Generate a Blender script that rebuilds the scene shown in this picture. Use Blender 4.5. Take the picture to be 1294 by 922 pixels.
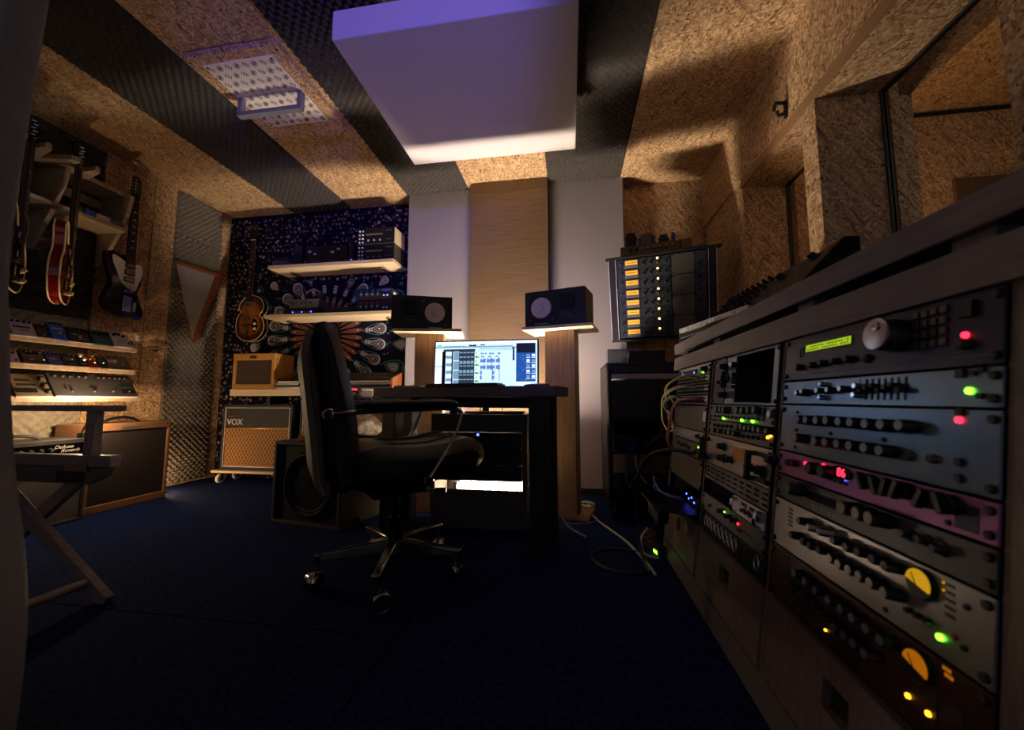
import bpy, math, random
from mathutils import Matrix, Vector
random.seed(7)
PI = math.pi
S = bpy.context.scene
COL = S.collection
for o in list(bpy.data.objects): bpy.data.objects.remove(o)

# ---------------------------------------------------------------- camera
cam = bpy.data.objects.new('camera', bpy.data.cameras.new('camera'))
COL.objects.link(cam)
cam.location = (0, 0, 0.74)
cam.rotation_euler = (math.radians(95.17), 0, math.radians(8.7))
cam.data.sensor_width = 36; cam.data.lens = 36 * 475 / 1294
cam.data.clip_start = 0.02
cam.data.dof.use_dof = True; cam.data.dof.focus_distance = 1.9; cam.data.dof.aperture_fstop = 2.8
S.camera = cam

# ---------------------------------------------------------------- world, lights, exposure
w = bpy.data.worlds.new('world'); S.world = w; w.use_nodes = True
w.node_tree.nodes['Background'].inputs[0].default_value = (0.8, 0.82, 1.0, 1)
w.node_tree.nodes['Background'].inputs[1].default_value = 0.11
S.view_settings.view_transform = 'Standard'; S.view_settings.look = 'None'
S.view_settings.exposure = 0.3; S.view_settings.gamma = 1.0
S.view_settings.use_curve_mapping = False

def lamp(name, kind, loc, energy, color, size=0.1, target=None):
    d = bpy.data.lights.new(name, kind); d.energy = energy; d.color = color
    if kind == 'AREA': d.size = size
    else: d.shadow_soft_size = size
    o = bpy.data.objects.new(name, d); COL.objects.link(o); o.location = loc
    if target:
        o.rotation_euler = (Vector(target) - Vector(loc)).to_track_quat('-Z', 'Y').to_euler()
    return o
# violet stage lamp standing in the back of the room, and the lamp of the recording booth behind the glass
v = lamp('violet_lamp', 'SPOT', (0.3, -1.2, 1.6), 190, (0.22, 0.16, 1.0), 0.08, (-1.0, 1.7, 2.42)); v.data.spot_size = math.radians(36); v.data.spot_blend = 0.6
v = lamp('blue_lamp', 'SPOT', (-0.55, -1.3, 1.2), 60, (0.26, 0.26, 1.0), 0.08, (-0.15, 2.4, 1.3)); v.data.spot_size = math.radians(20); v.data.spot_blend = 0.8
lamp('booth_lamp', 'POINT', (1.80, 2.62, 1.75), 6.0, (1.0, 0.62, 0.28), 0.06)
lamp('booth_ceiling_lamp', 'POINT', (2.5, 1.2, 2.2), 2.5, (1.0, 0.75, 0.45), 0.1)
TUBE_MAIN = 55.0      # emission of the tube lamp on the floor behind the desk
BULB = 430.0          # emission of the clip-on bulb on the black amplifier
UPLIGHT = 900.0      # emission of the uplighter trough behind the desk rack
SCREEN = 1.35

# ---------------------------------------------------------------- helpers
def lin(c):
    return tuple(((v / 255) / 12.92 if v <= 10 else ((v / 255 + 0.055) / 1.055) ** 2.4) for v in c) + (1,)
MATS = {}
def mat(name, c, rough=0.5, metal=0.0, var=None, bump=None, emit=0, spec=0.5, coat=0, trans=0, stretch=None, c2=None):
    """plain procedural material: colour, optional noise variation (scale, amount), bump (scale, strength)"""
    if name in MATS: return MATS[name]
    m = bpy.data.materials.new(name); m.use_nodes = True; MATS[name] = m
    nt = m.node_tree; b = nt.nodes['Principled BSDF']; N = nt.nodes.new; L = nt.links.new
    b.inputs['Base Color'].default_value = lin(c); b.inputs['Roughness'].default_value = rough
    b.inputs['Metallic'].default_value = metal; b.inputs['Specular IOR Level'].default_value = spec
    b.inputs['Coat Weight'].default_value = coat; b.inputs['Transmission Weight'].default_value = trans
    if emit:
        b.inputs['Emission Color'].default_value = lin(c); b.inputs['Emission Strength'].default_value = emit
    if var or bump:
        tc = N('ShaderNodeTexCoord'); mp = N('ShaderNodeMapping'); L(tc.outputs['Object'], mp.inputs[0])
        if stretch: mp.inputs['Scale'].default_value = stretch
    if var:
        n = N('ShaderNodeTexNoise'); n.inputs['Scale'].default_value = var[0]; n.inputs['Detail'].default_value = 5
        L(mp.outputs[0], n.inputs['Vector'])
        mx = N('ShaderNodeMix'); mx.data_type = 'RGBA'
        r = N('ShaderNodeValToRGB'); r.color_ramp.elements[0].position = 0.35; r.color_ramp.elements[1].position = 0.65
        L(n.outputs['Fac'], r.inputs[0]); L(r.outputs[0], mx.inputs['Factor'])
        a = lin(c); k = var[1]
        mx.inputs['A'].default_value = tuple(v * (1 - k) for v in a[:3]) + (1,)
        mx.inputs['B'].default_value = lin(c2) if c2 else tuple(min(1, v * (1 + k)) for v in a[:3]) + (1,)
        L(mx.outputs['Result'], b.inputs['Base Color'])
    if bump:
        n2 = N('ShaderNodeTexNoise'); n2.inputs['Scale'].default_value = bump[0]; n2.inputs['Detail'].default_value = 4
        L(mp.outputs[0], n2.inputs['Vector'])
        bp = N('ShaderNodeBump'); bp.inputs['Strength'].default_value = bump[1]; bp.inputs['Distance'].default_value = 0.004
        L(n2.outputs['Fac'], bp.inputs['Height']); L(bp.outputs[0], b.inputs['Normal'])
    return m

def osb_material(name, tint=(1, 1, 1), scale=1.0):
    m = bpy.data.materials.new(name); m.use_nodes = True; MATS[name] = m
    nt = m.node_tree; b = nt.nodes['Principled BSDF']; N = nt.nodes.new; L = nt.links.new
    tc = N('ShaderNodeTexCoord')
    nz = N('ShaderNodeTexNoise'); nz.inputs['Scale'].default_value = 9; nz.inputs['Detail'].default_value = 2
    L(tc.outputs['Object'], nz.inputs['Vector'])
    va = N('ShaderNodeVectorMath'); va.operation = 'MULTIPLY_ADD'; va.inputs[1].default_value = (0.03,) * 3
    L(nz.outputs['Color'], va.inputs[0]); L(tc.outputs['Object'], va.inputs[2])
    prev = None
    ramp_cols = [(0.0, (112, 78, 52)), (0.12, (168, 130, 94)), (0.5, (202, 166, 126)), (0.85, (232, 204, 164)), (1.0, (150, 112, 78))]
    for i, rot in enumerate(((0.1, 0.1, 0.35), (0.15, -0.1, -0.75), (0.0, 1.25, 0.5), (0.1, 0.05, 1.35), (0.2, -0.95, -0.2))):
        mp = N('ShaderNodeMapping'); mp.inputs['Rotation'].default_value = rot
        mp.inputs['Location'].default_value = (i * 3.1, i * 1.7, i * 2.3)
        L(va.outputs[0], mp.inputs[0])
        mp2 = N('ShaderNodeMapping'); mp2.inputs['Scale'].default_value = (13 * scale, 105 * scale, 105 * scale)
        L(mp.outputs[0], mp2.inputs[0])
        v = N('ShaderNodeTexVoronoi'); v.inputs['Scale'].default_value = 1.0
        L(mp2.outputs[0], v.inputs['Vector'])
        sp = N('ShaderNodeSeparateColor'); L(v.outputs['Color'], sp.inputs[0])
        r = N('ShaderNodeValToRGB'); e = r.color_ramp.elements
        e[0].position = 0; e[0].color = lin(ramp_cols[0][1]); e[1].position = 1; e[1].color = lin(ramp_cols[-1][1])
        for p, c in ramp_cols[1:-1]:
            k = e.new(p); k.color = lin(c)
        L(sp.outputs[0], r.inputs[0])
        if prev is None: prev = r.outputs[0]; bumpsrc = sp.outputs[1]
        else:
            mx = N('ShaderNodeMix'); mx.data_type = 'RGBA'
            gt = N('ShaderNodeMath'); gt.operation = 'GREATER_THAN'; gt.inputs[1].default_value = 0.62
            L(sp.outputs[2], gt.inputs[0]); L(gt.outputs[0], mx.inputs['Factor'])
            L(prev, mx.inputs['A']); L(r.outputs[0], mx.inputs['B']); prev = mx.outputs['Result']
    fine = N('ShaderNodeTexNoise'); fine.inputs['Scale'].default_value = 85; fine.inputs['Detail'].default_value = 6
    L(tc.outputs['Object'], fine.inputs['Vector'])
    fr = N('ShaderNodeValToRGB'); fr.color_ramp.elements[0].position = 0.3; fr.color_ramp.elements[0].color = (0.62, 0.56, 0.5, 1)
    fr.color_ramp.elements[1].position = 0.6; fr.color_ramp.elements[1].color = tint + (1,)
    L(fine.outputs['Fac'], fr.inputs[0])
    mm = N('ShaderNodeMix'); mm.data_type = 'RGBA'; mm.blend_type = 'MULTIPLY'; mm.inputs['Factor'].default_value = 1
    L(prev, mm.inputs['A']); L(fr.outputs[0], mm.inputs['B']); L(mm.outputs['Result'], b.inputs['Base Color'])
    bp = N('ShaderNodeBump'); bp.inputs['Strength'].default_value = 0.35; bp.inputs['Distance'].default_value = 0.003
    L(bumpsrc, bp.inputs['Height']); L(bp.outputs[0], b.inputs['Normal'])
    b.inputs['Roughness'].default_value = 0.55; b.inputs['Specular IOR Level'].default_value = 0.35
    return m

def wood_material(name, c, c2, stretch, rough=0.5, scale=1.0):
    m = bpy.data.materials.new(name); m.use_nodes = True; MATS[name] = m
    nt = m.node_tree; b = nt.nodes['Principled BSDF']; N = nt.nodes.new; L = nt.links.new
    tc = N('ShaderNodeTexCoord'); mp = N('ShaderNodeMapping'); mp.inputs['Scale'].default_value = stretch
    L(tc.outputs['Object'], mp.inputs[0])
    n = N('ShaderNodeTexNoise'); n.inputs['Scale'].default_value = scale; n.inputs['Detail'].default_value = 6; n.inputs['Roughness'].default_value = 0.65
    n.inputs['Distortion'].default_value = 0.6
    L(mp.outputs[0], n.inputs['Vector'])
    r = N('ShaderNodeValToRGB'); r.color_ramp.elements[0].position = 0.3; r.color_ramp.elements[0].color = lin(c)
    r.color_ramp.elements[1].position = 0.7; r.color_ramp.elements[1].color = lin(c2)
    L(n.outputs['Fac'], r.inputs[0]); L(r.outputs[0], b.inputs['Base Color'])
    bp = N('ShaderNodeBump'); bp.inputs['Strength'].default_value = 0.12; bp.inputs['Distance'].default_value = 0.002
    L(n.outputs['Fac'], bp.inputs['Height']); L(bp.outputs[0], b.inputs['Normal'])
    b.inputs['Roughness'].default_value = rough
    return m

def circ(r, n, cx=0, cy=0): return [(cx + r * math.cos(2 * PI * i / n), cy + r * math.sin(2 * PI * i / n)) for i in range(n)]
def rrect(x0, x1, y0, y1, r, k=4):
    P = []
    for cx, cy, a in ((x1 - r, y1 - r, 0), (x0 + r, y1 - r, 90), (x0 + r, y0 + r, 180), (x1 - r, y0 + r, 270)):
        for i in range(k + 1):
            t = math.radians(a + 90 * i / k); P.append((cx + r * math.cos(t), cy + r * math.sin(t)))
    return P
def smooth_closed(P, k=4):
    """closed Catmull-Rom through 2D points"""
    n = len(P); R = []
    for i in range(n):
        a, b, c, d = P[i - 1], P[i], P[(i + 1) % n], P[(i + 2) % n]
        for j in range(k):
            t = j / k; q = []
            for u in range(2):
                q.append(0.5 * (2 * b[u] + (c[u] - a[u]) * t + (2 * a[u] - 5 * b[u] + 4 * c[u] - d[u]) * t * t + (3 * b[u] - a[u] - 3 * c[u] + d[u]) * t ** 3))
            R.append(tuple(q))
    return R
def smooth_open(P, k=6):
    P = [Vector(p) for p in P]; R = []
    for i in range(len(P) - 1):
        a = P[max(0, i - 1)]; b = P[i]; c = P[i + 1]; d = P[min(len(P) - 1, i + 2)]
        for j in range(k):
            t = j / k
            R.append(0.5 * (2 * b + (c - a) * t + (2 * a - 5 * b + 4 * c - d) * t * t + (3 * b - a - 3 * c + d) * t ** 3))
    R.append(P[-1]); return R
def area2(P): return sum(P[i - 1][0] * P[i][1] - P[i][0] * P[i - 1][1] for i in range(len(P)))
def frame(o, x, y):
    x = Vector(x).normalized(); y = Vector(y); z = x.cross(y).normalized(); y = z.cross(x)
    M = Matrix.Identity(4)
    for i, a in enumerate((x, y, z, Vector(o))):
        for r in range(3): M[r][i] = a[r]
    return M
def T(x, y, z, rz=0, rx=0, ry=0): return Matrix.Translation((x, y, z)) @ Matrix.Rotation(rz, 4, 'Z') @ Matrix.Rotation(ry, 4, 'Y') @ Matrix.Rotation(rx, 4, 'X')

class MB:
    def __init__(s): s.v = []; s.f = []; s.m = []
    def add(s, V, Fs, M=None, mi=0):
        k = len(s.v)
        s.v += [tuple(M @ Vector(v)) if M else tuple(v) for v in V]
        s.f += [tuple(i + k for i in f) for f in Fs]; s.m += [mi] * len(Fs); return s
    def bx(s, x0, x1, y0, y1, z0, z1, M=None, mi=0):
        V = [(x, y, z) for z in (z0, z1) for y in (y0, y1) for x in (x0, x1)]
        return s.add(V, [(0, 2, 3, 1), (4, 5, 7, 6), (0, 1, 5, 4), (2, 6, 7, 3), (0, 4, 6, 2), (1, 3, 7, 5)], M, mi)
    def prism(s, P, z0, z1, M=None, mi=0, inset=0):
        """outline P in local xy extruded z0..z1; inset shrinks the top for a soft edge"""
        P = list(P)
        if area2(P) < 0: P.reverse()
        n = len(P); rings = [(P, z0), (P, z1)]
        if inset:
            d = min(inset, abs(z1 - z0) / 2.2); Q = s.off(P, -inset)
            sg = 1 if z1 > z0 else -1
            rings = [(Q, z0), (P, z0 + sg * d), (P, z1 - sg * d), (Q, z1)]
        V = [(x, y, z) for R, z in rings for x, y in R]; F = []
        for k in range(len(rings) - 1):
            for i in range(n): j = (i + 1) % n; F.append((k * n + i, k * n + j, (k + 1) * n + j, (k + 1) * n + i))
        F.append(tuple(range(n))[::-1]); F.append(tuple((len(rings) - 1) * n + i for i in range(n)))
        if z1 < z0: F = [f[::-1] for f in F]
        return s.add(V, F, M, mi)
    @staticmethod
    def off(P, d):
        n = len(P); R = []
        for i in range(n):
            a, b, c = Vector(P[i - 1]), Vector(P[i]), Vector(P[(i + 1) % n])
            t = (c - a); t = t.normalized() if t.length > 1e-9 else Vector((1, 0))
            R.append((b.x + t.y * d, b.y - t.x * d))
        return R
    def cyl(s, p0, p1, r0, r1=None, n=16, mi=0, caps=True):
        if r1 is None: r1 = r0
        p0 = Vector(p0); p1 = Vector(p1); z = (p1 - p0).normalized()
        x = z.orthogonal().normalized(); y = z.cross(x); V = []
        for p, r in ((p0, r0), (p1, r1)):
            V += [p + x * (r * math.cos(2 * PI * i / n)) + y * (r * math.sin(2 * PI * i / n)) for i in range(n)]
        F = [(i, (i + 1) % n, n + (i + 1) % n, n + i) for i in range(n)]
        if caps: F += [tuple(range(n))[::-1], tuple(range(n, 2 * n))]
        return s.add(V, F, None, mi)
    def lathe(s, prof, n=20, M=None, mi=0):
        V = []; F = []
        for r, z in prof: V += [(r * math.cos(2 * PI * i / n), r * math.sin(2 * PI * i / n), z) for i in range(n)]
        for k in range(len(prof) - 1):
            for i in range(n): j = (i + 1) % n; F.append((k * n + i, k * n + j, (k + 1) * n + j, (k + 1) * n + i))
        F.append(tuple(range(n))[::-1]); F.append(tuple((len(prof) - 1) * n + i for i in range(n)))
        return s.add(V, F, M, mi)
    def tube(s, P, r, n=8, closed=False, mi=0, flat=1.0):
        P = [Vector(p) for p in P]; m = len(P); V = []; F = []
        t0 = (P[1] - P[0]).normalized(); x = t0.orthogonal().normalized()
        for k in range(m):
            a = P[k - 1] if (k or closed) else P[0]; b = P[(k + 1) % m] if (k < m - 1 or closed) else P[-1]
            t = (b - a).normalized(); x = (x - t * x.dot(t)).normalized(); y = t.cross(x)
            rr = r[k] if isinstance(r, (list, tuple)) else r
            V += [P[k] + x * (rr * math.cos(2 * PI * i / n)) + y * (rr * flat * math.sin(2 * PI * i / n)) for i in range(n)]
        for k in range(m if closed else m - 1):
            for i in range(n):
                j = (i + 1) % n; k2 = (k + 1) % m
                F.append((k * n + i, k * n + j, k2 * n + j, k2 * n + i))
        if not closed: F += [tuple(range(n))[::-1], tuple((m - 1) * n + i for i in range(n))]
        return s.add(V, F, None, mi)
    def mesh(s, name, smooth=40):
        me = bpy.data.meshes.new(name); me.from_pydata(s.v, [], s.f)
        if max(s.m, default=0): me.polygons.foreach_set('material_index', s.m)
        if smooth:
            me.polygons.foreach_set('use_smooth', [True] * len(s.f)); me.set_sharp_from_angle(angle=math.radians(smooth))
        me.update(); return me
    def build(s, name, m, parent=None, bev=0, smooth=40, M=None, seg=2, sub=0, label=None):
        o = link(name, s.mesh(name, smooth), m, parent, M)
        if bev:
            b = o.modifiers.new('bevel', 'BEVEL'); b.width = bev; b.segments = seg; b.limit_method = 'ANGLE'; b.angle_limit = math.radians(40)
        if sub:
            d = o.modifiers.new('subdivision', 'SUBSURF'); d.levels = sub; d.render_levels = sub
        if label: o['label'] = label
        return o

def link(name, me, m, parent=None, M=None):
    o = bpy.data.objects.new(name, me); COL.objects.link(o)
    if m is not None and not me.materials:
        for q in (m if isinstance(m, (list, tuple)) else [m]): me.materials.append(MATS[q] if isinstance(q, str) else q)
    if parent: o.parent = parent
    if M is not None: o.matrix_local = M
    return o
def tag(o, label, cat, group=None):
    o['label'] = label; o['category'] = cat
    if group: o['group'] = group
    return o
def struct(o, label=None):
    o['kind'] = 'structure'
    if label: o['label'] = label
    return o
def thing(name, label, cat, M=None, group=None):
    o = bpy.data.objects.new(name, None); COL.objects.link(o); o.empty_display_size = 0.05
    if M is not None: o.matrix_world = M
    return tag(o, label, cat, group)
def box(name, m, parent, x0, x1, y0, y1, z0, z1, bev=0.002, M=None, label=None):
    return MB().bx(x0, x1, y0, y1, z0, z1).build(name, m, parent, bev, 0, M, label=label)
TXT = {}
def text(name, s, size, m, parent, M, extrude=0.0006, label=None, shear=0):
    """lettering as a thin mesh lying in local xy"""
    key = (s, size, extrude, shear)
    if key not in TXT:
        c = bpy.data.curves.new(name, 'FONT'); c.body = s; c.size = size; c.extrude = extrude; c.align_x = 'CENTER'; c.align_y = 'CENTER'
        c.shear = shear; c.resolution_u = 3
        o = bpy.data.objects.new(name, c); COL.objects.link(o)
        dg = bpy.context.evaluated_depsgraph_get()
        TXT[key] = bpy.data.meshes.new_from_object(o.evaluated_get(dg)); bpy.data.objects.remove(o)
    o = link(name, TXT[key].copy(), m, parent, M)
    if label: o['label'] = label
    return o
def copy_tree(o, parent=None, M=None):
    c = o.copy(); COL.objects.link(c); c.parent = parent
    if M is not None: c.matrix_world = M
    for ch in list(o.children): copy_tree(ch, c)
    return c

# ---------------------------------------------------------------- materials
osb_material('osb'); osb_material('osb_ceiling', (1.0, 0.97, 0.92))
wood_material('oak_h', (92, 70, 50), (122, 98, 74), (4, 4, 120))
wood_material('oak_v', (84, 60, 40), (112, 86, 60), (55, 55, 3))
wood_material('stand_v', (136, 104, 74), (178, 140, 102), (60, 60, 3))
wood_material('laminate_y', (92, 84, 82), (120, 110, 108), (120, 4, 160), 0.42)
wood_material('laminate_v', (98, 84, 76), (128, 110, 100), (120, 120, 5), 0.42)
wood_material('plywood', (150, 128, 104), (182, 160, 132), (40, 6, 40), 0.55)
wood_material('walnut', (96, 52, 28), (140, 82, 46), (6, 60, 60), 0.4)
wood_material('beam', (140, 106, 74), (168, 130, 94), (60, 4, 60), 0.55)
wood_material('shelf_wood', (196, 172, 136), (222, 200, 164), (5, 60, 60), 0.5)
wood_material('chair_wood', (120, 108, 112), (150, 136, 138), (6, 6, 60), 0.5)
mat('carpet', (17, 34, 80), 1.0, var=(70, 0.7), bump=(420, 0.9), spec=0.1)
mat('foam', (68, 63, 60), 0.95, var=(40, 0.15), bump=(300, 0.2), spec=0.2)
mat('foam_door_lit', (112, 104, 94), 0.95, var=(40, 0.12), bump=(300, 0.2), spec=0.2)  # foam on the door, colour lightened to stand for stronger lamplight
mat('foam_lit', (150, 142, 128), 0.95, var=(40, 0.12), bump=(300, 0.2), spec=0.2)  # same foam low on the left wall, strong light put into a paler colour
mat('panel_fabric', (142, 132, 137), 0.95, bump=(700, 0.15), spec=0.2)
mat('cloud_fabric', (206, 196, 196), 0.95, bump=(700, 0.12), spec=0.2)
mat('plaster_grey', (150, 150, 150), 0.9, var=(200, 0.06), bump=(350, 0.25), spec=0.2)
mat('black', (16, 15, 17), 0.5); mat('black_matte', (12, 12, 13), 0.8); mat('black_gloss', (10, 10, 12), 0.15)
mat('black_metal', (24, 23, 26), 0.38, 0.6); mat('dark_grey', (42, 41, 44), 0.5); mat('grey', (92, 92, 96), 0.5)
mat('grey_panel', (104, 106, 112), 0.36, 0.7, var=(60, 0.08)); mat('dark_panel', (58, 60, 66), 0.38, 0.5, var=(60, 0.08))
mat('silver', (190, 190, 194), 0.3, 0.9, var=(40, 0.06), stretch=(4, 60, 60)); mat('chrome', (212, 212, 214), 0.12, 1.0)
mat('brushed', (140, 138, 140), 0.34, 0.85, var=(30, 0.1), stretch=(3, 80, 80)); mat('steel', (150, 148, 146), 0.22, 1.0)
mat('blue_steel', (104, 122, 140), 0.28, 0.75, var=(30, 0.1), stretch=(3, 80, 80))
mat('navy_panel', (44, 46, 66), 0.35, 0.5); mat('purple_panel', (150, 96, 150), 0.36, 0.5)
mat('maroon_panel', (62, 34, 34), 0.4, 0.3, var=(40, 0.1)); mat('olive_panel', (98, 94, 84), 0.4, 0.6)
mat('knob_grey', (120, 124, 130), 0.35, 0.4); mat('white', (226, 222, 216), 0.5); mat('cream', (214, 194, 150), 0.6)
mat('brass', (196, 150, 70), 0.28, 1.0); mat('leather', (17, 16, 18), 0.36, bump=(260, 0.35), spec=0.5)
mat('chair_shell', (112, 104, 92), 0.55, bump=(400, 0.1)); mat('rubber', (14, 14, 14), 0.7)
mat('tolex', (40, 42, 46), 0.6, bump=(600, 0.6)); mat('tolex_purple', (62, 52, 62), 0.75, bump=(500, 0.3))
mat('tweed', (186, 134, 58), 0.7, var=(160, 0.18), bump=(500, 0.4)); mat('tweed_dark', (138, 98, 66), 0.7, var=(160, 0.2), bump=(500, 0.4))
mat('grille_brown', (66, 48, 42), 0.9, var=(500, 0.3)); mat('grille_dark', (38, 30, 30), 0.9, var=(500, 0.3)); mat('vox_cloth', (120, 78, 40), 0.85, var=(300, 0.2))
mat('silver_grille', (92, 88, 84), 0.7, var=(400, 0.4)); mat('grille_line', (186, 142, 86), 0.8); mat('grille_line2', (92, 54, 28), 0.8)
mat('cone', (206, 190, 190), 0.75); mat('cone_dark', (30, 28, 32), 0.85); mat('speaker_black', (17, 17, 23), 0.55, bump=(300, 0.15))
mat('red_lacquer', (112, 10, 14), 0.1, coat=0.6); mat('sunburst', (84, 42, 18), 0.15, coat=0.6, var=(4, 0.35)); mat('burst_dark', (34, 15, 12), 0.15, coat=0.6)
mat('firebird', (46, 15, 14), 0.15, coat=0.6, var=(5, 0.5)); mat('pickguard', (206, 200, 194), 0.35); mat('rosewood', (44, 27, 20), 0.5)
mat('neck_maple', (150, 104, 60), 0.35); mat('binding', (214, 190, 140), 0.4); mat('gold_meter', (255, 178, 56), 0.4, emit=0.22)
mat('brown_wool', (176, 160, 136), 0.95, var=(30, 0.4), bump=(120, 1.0)); mat('navy_cloth', (21, 18, 36), 0.95, bump=(400, 0.2), spec=0.1)
mat('print_rose', (158, 128, 124), 0.95, spec=0.1); mat('print_teal', (58, 112, 140), 0.95, spec=0.1); mat('print_brown', (132, 86, 74), 0.95, spec=0.1)
mat('print_pale', (206, 196, 186), 0.95, spec=0.1); mat('print_blue', (60, 90, 130), 0.95, spec=0.1); mat('print_navy', (16, 15, 38), 0.95, spec=0.1)
for n, c, e in (('led_green', (110, 255, 40), 5), ('led_red', (255, 30, 50), 5), ('led_blue', (60, 80, 255), 7), ('led_amber', (255, 170, 30), 4), ('led_warm', (255, 190, 110), 6),
                ('lcd_lime', (176, 214, 20), 0.55), ('vu_yellow', (236, 180, 10), 0.4), ('vu_orange', (214, 122, 8), 0.35), ('glow_blue', (30, 60, 230), 0.8)):
    mat(n, c, 0.4, emit=e)
for n, c in (('p_lilac', (176, 166, 196)), ('p_blue', (38, 84, 190)), ('p_teal', (30, 74, 84)), ('p_white', (206, 200, 206)), ('p_maroon', (64, 26, 40)), ('p_blue2', (52, 66, 150)),
             ('p_red', (170, 44, 24)), ('p_indigo', (42, 40, 70)), ('p_olive', (98, 88, 70)), ('p_grey', (74, 72, 76)), ('p_sand', (128, 116, 94)), ('p_green', (40, 62, 48)), ('p_black', (26, 26, 28))):
    mat(n, c, 0.35)
for n, c in (('cable_black', (14, 14, 15)), ('cable_white', (190, 184, 172)), ('cable_yellow', (146, 132, 62)), ('cable_red', (120, 24, 34)), ('cable_blue', (40, 60, 150)), ('cable_grey', (120, 118, 116))):
    mat(n, c, 0.45)
g = mat('glass', (255, 255, 255), 0.02, trans=1.0)
g.node_tree.nodes['Principled BSDF'].inputs['IOR'].default_value = 1.05
mat('acrylic', (200, 200, 200), 0.08, trans=0.92)
mat('uplight', (255, 236, 212), 0.5, emit=UPLIGHT); mat('tube_main', (255, 222, 186), 0.5, emit=TUBE_MAIN); mat('puck_light', (255, 214, 164), 0.5, emit=260); mat('bulb', (255, 214, 164), 0.5, emit=BULB)
# ================================================================ THE ROOM
CZ = 2.58; XL = -3.4; XR = 1.13; YF = 3.22; YB = -1.6
def foam(name, parent, M, wd, ht, per=0.045, amp=0.012, m='foam'):
    """egg-crate foam sheet in local xy, bumps along +z"""
    q = per / 6; nx = max(2, int(wd / q)); ny = max(2, int(ht / q)); V = []; F = []
    for j in range(ny + 1):
        for i in range(nx + 1):
            x = wd * i / nx; y = ht * j / ny
            c = math.cos(2 * PI * x / per) * math.cos(2 * PI * y / per)
            e = 0 if i in (0, nx) or j in (0, ny) else 1
            V.append((x, y, e * (0.018 + amp * c)))
    for j in range(ny):
        for i in range(nx):
            a = j * (nx + 1) + i; F.append((a, a + 1, a + nx + 2, a + nx + 1))
    return MB().add(V, F).build(name, m, parent, M=M, smooth=180)

fl = struct(box('floor', 'black_matte', None, XL - 0.1, XR + 0.3, YB, YF + 0.1, -0.06, -0.008, 0))
for a, b in ((YB, 1.17), (1.174, 2.36), (2.364, YF)):
    for c, d in ((XL, -0.55), (-0.546, XR)):
        box('carpet_strip', 'carpet', fl, c, d, a, b, -0.01, 0.0, 0.002)

ce = struct(box('ceiling', 'osb_ceiling', None, XL - 0.1, XR + 0.3, YB, YF + 0.1, CZ + 0.02, CZ + 0.1, 0))
def ceil_board(x0, x1, y0, y1, z=CZ): return box('ceiling_board', 'osb_ceiling', ce, x0, x1, y0, y1, z, CZ + 0.025, 0.0015)
for x0, x1, cuts in ((XL, -2.672, (YB, 0.9, YF)), (-2.06, -1.43, (YB, 1.15, YF)), (-0.855, -0.16, (YB, 1.4, YF)), (0.49, XR, (YB, 0.55, YF))):
    for a, b in zip(cuts, cuts[1:]): ceil_board(x0, x1, a + 0.001, b - 0.001)
box('edge_batten', 'osb', ce, 0.44, 0.49, YB, YF, CZ - 0.02, CZ + 0.02, 0.002)
for x0, x1 in ((-2.672, -2.06), (-1.43, -0.855), (-0.16, 0.44)):
    for a, b in ((0.2, 2.2), (2.2, YF - 0.02)):
        foam('foam_panel', ce, frame((x0, b, CZ + 0.005), (1, 0, 0), (0, -1, 0)), x1 - x0, b - a, 0.05, 0.015)

wf = struct(box('wall_front', 'osb', None, XL - 0.1, XR + 0.05, YF, YF + 0.1, 0, CZ + 0.02, 0))
wl = struct(box('wall_left', 'osb', None, XL - 0.1, XL, YB, YF, 0, CZ + 0.02, 0))
foam('foam_panel', wl, frame((XL, 0.9, 1.3), (0, 1, 0), (0, 0, 1)), 1.26, 1.27, 0.05, 0.014)
foam('foam_panel', wl, frame((XL, 0.9, 0.02), (0, 1, 0), (0, 0, 1)), 1.26, 1.275, 0.06, 0.017, 'foam_lit')
for y0, y1, z0, z1 in ((2.165, 2.42, 0.0, 1.6), (2.165, 2.42, 1.603, CZ), (2.423, 2.497, 0, CZ), (3.115, YF - 0.012, 0.0, 1.95), (3.115, YF - 0.012, 1.953, CZ)):
    box('wall_board', 'osb', wl, XL, XL + 0.018, y0, y1, z0, z1, 0.0015)
d1 = struct(box('door_1', 'osb', None, XL, XL + 0.012, 2.5, 3.112, 0.01, CZ - 0.005, 0.001), 'narrow door clad in board and egg-crate foam with a triangular window')
box('door_board', 'osb', d1, XL + 0.012, XL + 0.022, 2.502, 2.672, 0.01, 2.1, 0.001)
box('door_board', 'osb', d1, XL + 0.012, XL + 0.022, 2.502, 2.672, 2.103, CZ - 0.005, 0.001)
for a, b in ((0.012, 2.2), (2.205, CZ - 0.005)):
    foam('foam_panel', d1, frame((XL + 0.012, 2.676, a), (0, 1, 0), (0, 0, 1)), 0.436, b - a, 0.05, 0.016, 'foam_door_lit')
tri = [(2.68, 1.93), (3.10, 1.945), (2.885, 1.25)]
mb = MB(); Mt = frame((XL + 0.01, 0, 0), (0, 1, 0), (0, 0, 1))
tf = MB().prism([tri[0], tri[1], (3.052, 1.915), (2.715, 1.905)], 0, 0.075, Mt).build('window_frame', 'walnut', d1, 0.002, 0)
MB().prism([tri[1], tri[2], (2.887, 1.325), (3.052, 1.915)], 0, 0.075, Mt).build('window_frame', 'walnut', d1, 0.002, 0)
MB().prism([tri[2], tri[0], (2.69, 1.915), (2.887, 1.275)], 0, 0.03, Mt).build('window_frame', 'walnut', d1, 0.002, 0)
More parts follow.
